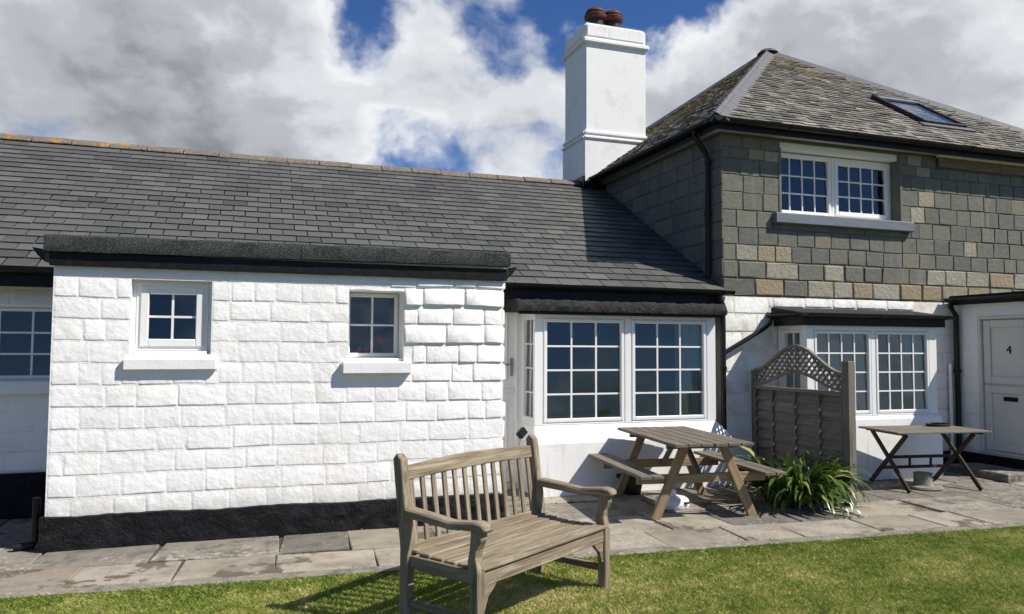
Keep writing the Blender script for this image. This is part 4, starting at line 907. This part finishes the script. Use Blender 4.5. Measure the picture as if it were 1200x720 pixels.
for i in range(13):
    x = -BW+.075+(2*BW-.15)*i/12
    bb('back_slat', (x, bk(.43), .43), (x, bk(.815), .815), .036, .018, (1, 0, 0), bevel=.003)

# ================================================================== picnic table
TO = Matrix.Translation((4.13, 6.78, 0)) @ Matrix.Rotation(R(-6.5), 4, 'Z')     # local y along the boards, away from the lawn
pt = thing('picnic_table', 'wooden picnic table with fixed bench seats in front of the bay window', 'picnic table', (4.13, 6.78, 0), R(-6.5))
def tb(name, p0, p1, w, t, side, m_='greywood', bevel=.004): return board(name, pt, m_, p0, p1, w, t, side, bevel, root=TO)
for i in range(6):
    x = -.335+.134*i; tb('top_board', (x, -.76+rnd.uniform(-.01, .01), .705), (x, .74, .705), .124, .03, (1, 0, rnd.uniform(-.015, .015)))
for s_ in (-1, 1):
    for k in (0, 1):
        x = s_*(.62+.115*k-.06); tb('seat_board', (x, -.76+rnd.uniform(-.01, .01), .425), (x, .74, .425), .108, .03, (1, 0, 0))
for y in (-.53, .50):
    e = -1 if y < 0 else 1
    for s_ in (-1, 1): tb('leg', (s_*.50, y, -.005), (s_*.19, y, .69), .085, .04, (1, 0, 0), 'pine')
    tb('seat_beam', (-.66, y-.042*e, .365), (.66, y-.042*e, .365), .035, .085, (0, 1, 0), 'pine'); tb('top_beam', (-.36, y-.042*e, .665), (.36, y-.042*e, .665), .035, .045, (0, 1, 0))
    tb('brace', (0, y-.06*e, .345), (0, y-.42*e, .675), .05, .035, (1, 0, 0))
# parasol base under the table
pb = thing('parasol_weight', 'white plastic parasol weight under the picnic table', 'parasol weight', (4.02, 6.72, 0))
b = MB(); b.lathe((4.02, 6.75, 0), [(.165, 0), (.178, .02), (.178, .075), (.16, .10), (.05, .115)], 8); b.build('tank', 'pvc', pb, .012, smooth=True, seg=2)
MB().lathe((4.02, 6.75, .11), [(.04, 0), (.035, .06), (.028, .06)], 14).build('socket', 'pvc', pb, smooth=True)
MB().box(4.06, 4.12, 6.578, 6.60, .06, .075).build('handle_slot', 'black', pb)
# black planter behind the table
pl = thing('planter', 'small black planter against the wall behind the picnic table', 'planter', (3.95, 7.4, 0))
b = MB(); b.v = [(3.87, 7.42, 0), (4.03, 7.42, 0), (4.03, 7.56, 0), (3.87, 7.56, 0), (3.84, 7.40, .2), (4.06, 7.40, .2), (4.06, 7.58, .2), (3.84, 7.58, .2)]
b.f = [(3, 2, 1, 0), (0, 1, 5, 4), (1, 2, 6, 5), (2, 3, 7, 6), (3, 0, 4, 7)]; b.build('pot', 'plastic', pl, .006)
b = MB(); b.box(3.83, 4.07, 7.39, 7.40, .17, .21); b.box(3.83, 4.07, 7.58, 7.59, .17, .21); b.box(3.82, 3.83, 7.39, 7.59, .17, .21); b.box(4.07, 4.08, 7.39, 7.59, .17, .21); b.build('rim', 'plastic', pl, .003)
MB().box(3.846, 4.054, 7.405, 7.575, .15, .165).build('soil', 'soil', pl)
# spotlight on a stake beside the bay
sp = thing('spotlight', 'small black spotlight on a stake beside the cottage bay', 'spotlight', (2.66, 7.5, 0))
MB().tube([(2.66, 7.50, 0), (2.66, 7.50, .66)], .012, 8).build('stake', 'grey', sp, smooth=True)
MB().box(-.055, .055, -.03, .03, -.04, .04).build('head', 'plastic', sp, .01, M=Matrix.Translation((2.68, 7.50, .70)) @ Matrix.Rotation(R(-38), 4, 'Y') @ Matrix.Rotation(R(20), 4, 'Z'))

# ================================================================== folding table by the house bay
GO = Matrix.Translation((7.42, 6.88, 0)) @ Matrix.Rotation(R(-8), 4, 'Z')
gt = thing('folding_table', 'dark wooden folding table with crossed legs under the house bay window', 'table', (7.42, 6.88, 0), R(-8))
def gb(name, p0, p1, w, t, side, m_='darkwood', bevel=.003): return board(name, gt, m_, p0, p1, w, t, side, bevel, root=GO)
for i in range(7):
    y = -.35+.1*i; gb('top_slat', (-.61, y, .665), (.60, y, .665), .094, .02, (0, 1, 0), 'greywood')
for x in (-.5, .5): gb('top_batten', (x, -.36, .642), (x, .28, .642), .035, .024, (1, 0, 0))
for x in (-.45, .47):
    s_ = 1 if x < 0 else -1
    gb('leg', (x, -.36, .01), (x, .26, .635), .05, .026, (0, 1, 0)); gb('leg', (x+.024*s_, .34, .01), (x+.024*s_, -.30, .635), .05, .026, (0, 1, 0))
gb('stretcher', (-.44, -.02, .35), (.46, -.02, .35), .03, .034, (0, 1, 0)); gb('stretcher', (-.44, .12, .21), (.46, .12, .21), .03, .034, (0, 1, 0))
for x in (-.12, .16): gb('strut', (x-.05, -.02, .34), (x+.06, .12, .22), .025, .02, (0, 1, 0))
tr_ = MB(); tr_.lathe((0, 0, 0), [(.13, 0), (.15, .015), (.15, .03), (.135, .03), (.12, .015)], 20)
for i, v in enumerate(tr_.v): tr_.v[i] = (v[0]*1.1, v[1]*.7, v[2])
tag(tr_.build('tray', 'darkwood', None, smooth=True, M=GO @ Matrix.Translation((.38, .17, .677)) @ Matrix.Rotation(R(6), 4, 'Z')), 'dark oval tray on the back of the folding table', 'tray')
ps = thing('parasol_stand', 'round concrete parasol stand under the folding table', 'parasol stand', (7.35, 6.78, 0))
MB().lathe((7.35, 6.80, 0), [(.20, 0), (.21, .012), (.20, .03), (.13, .036)], 24).build('disc', 'conc', ps, smooth=True)
MB().lathe((7.35, 6.80, .036), [(.115, 0), (.10, .03), (.098, .125), (.105, .135), (.09, .14), (.04, .13)], 20).build('drum', 'conc', ps, smooth=True)

# ================================================================== strap-leaved plant by the fence post
pn = thing('strap_leaf_plant', 'green clump of arching strap leaves at the foot of the fence', 'plant', (5.33, 6.50, 0))
def leaf_mesh(L, w, lift, droop, tw):
    b = MB(); n = 6
    for i in range(n+1):
        t = i/n; ang = lift-droop*t*t
        if i == 0: x, z = 0, 0
        else: x += L/n*math.cos(ang); z += L/n*math.sin(ang)
        ww = w*(.55+.75*math.sin(math.pi*min(1, t*.9+.12)))*(1-t**4) if t < 1 else .0008
        b.v += [(x, -ww, z+.25*ww+tw*t*ww), (x, 0, z), (x, ww, z+.25*ww-tw*t*ww)]
    b.f = [(i*3+j, i*3+3+j, i*3+4+j, i*3+1+j) for i in range(n) for j in range(2)]
    return b.mesh('leaf', 'leaf', smooth=True)
lv = [leaf_mesh(rnd.uniform(.55, .82), rnd.uniform(.019, .029), R(rnd.uniform(50, 88)), R(rnd.uniform(70, 135)), rnd.uniform(-.6, .6)) for _ in range(16)]
for i in range(300):
    a = rnd.uniform(0, 2*math.pi); rr = math.sqrt(rnd.random()); px, py = 5.33+.31*rr*math.cos(a), 6.50+.25*rr*math.sin(a)
    M_ = Matrix.Translation((px, py, 0)) @ Matrix.Rotation(a+rnd.gauss(0, .7), 4, 'Z') @ Matrix.Rotation(rnd.uniform(-.15, .25)*1.0, 4, 'Y') @ Matrix.Scale(rnd.uniform(.72, 1.12), 4)
    link(bpy.data.objects.new('leaf', rnd.choice(lv)), pn, M_)
MB().lathe((5.33, 6.50, -.01), [(.30, 0), (.26, .05), (.12, .09), (.02, .10)], 12).build('root_crown', 'soil', pn, smooth=True)
# pink-red flower standing on the deep sill of the small window
fl = thing('flower', 'pink red flower behind the small deep set annexe window', 'flower', (1.05, 7.14, 1.47))
MB().lathe((1.03, 7.17, 1.40), [(.045, 0), (.06, .10), (.055, .10)], 12).build('pot', 'terracotta', fl, smooth=True)
for cx, cz, k in ((.93, 1.555, 9), (1.0, 1.57, 9), (1.06, 1.61, 10), (1.13, 1.66, 9)):
    MB().tube([(1.03, 7.17, 1.48), ((cx+1.03)/2, 7.165, (cz+1.48)/2+.02), (cx, 7.15, cz)], .004, 5).build('stem', 'leaf', fl)
    for j in range(k):
        a = rnd.uniform(0, 6.3); q = (cx+.032*math.cos(a)*rnd.random()**.5, 7.145+rnd.uniform(-.02, .02), cz+.026*math.sin(a)*rnd.random()**.5)
        MB().lathe((0, 0, 0), [(.004, -.006), (.017, .0), (.020, .006), (.008, .009)], 7).build('petal', 'pink', fl, smooth=True, M=Matrix.Translation(q) @ Matrix.Rotation(rnd.uniform(.8, 2.2), 4, 'X') @ Matrix.Rotation(rnd.uniform(-1, 1), 4, 'Y'))
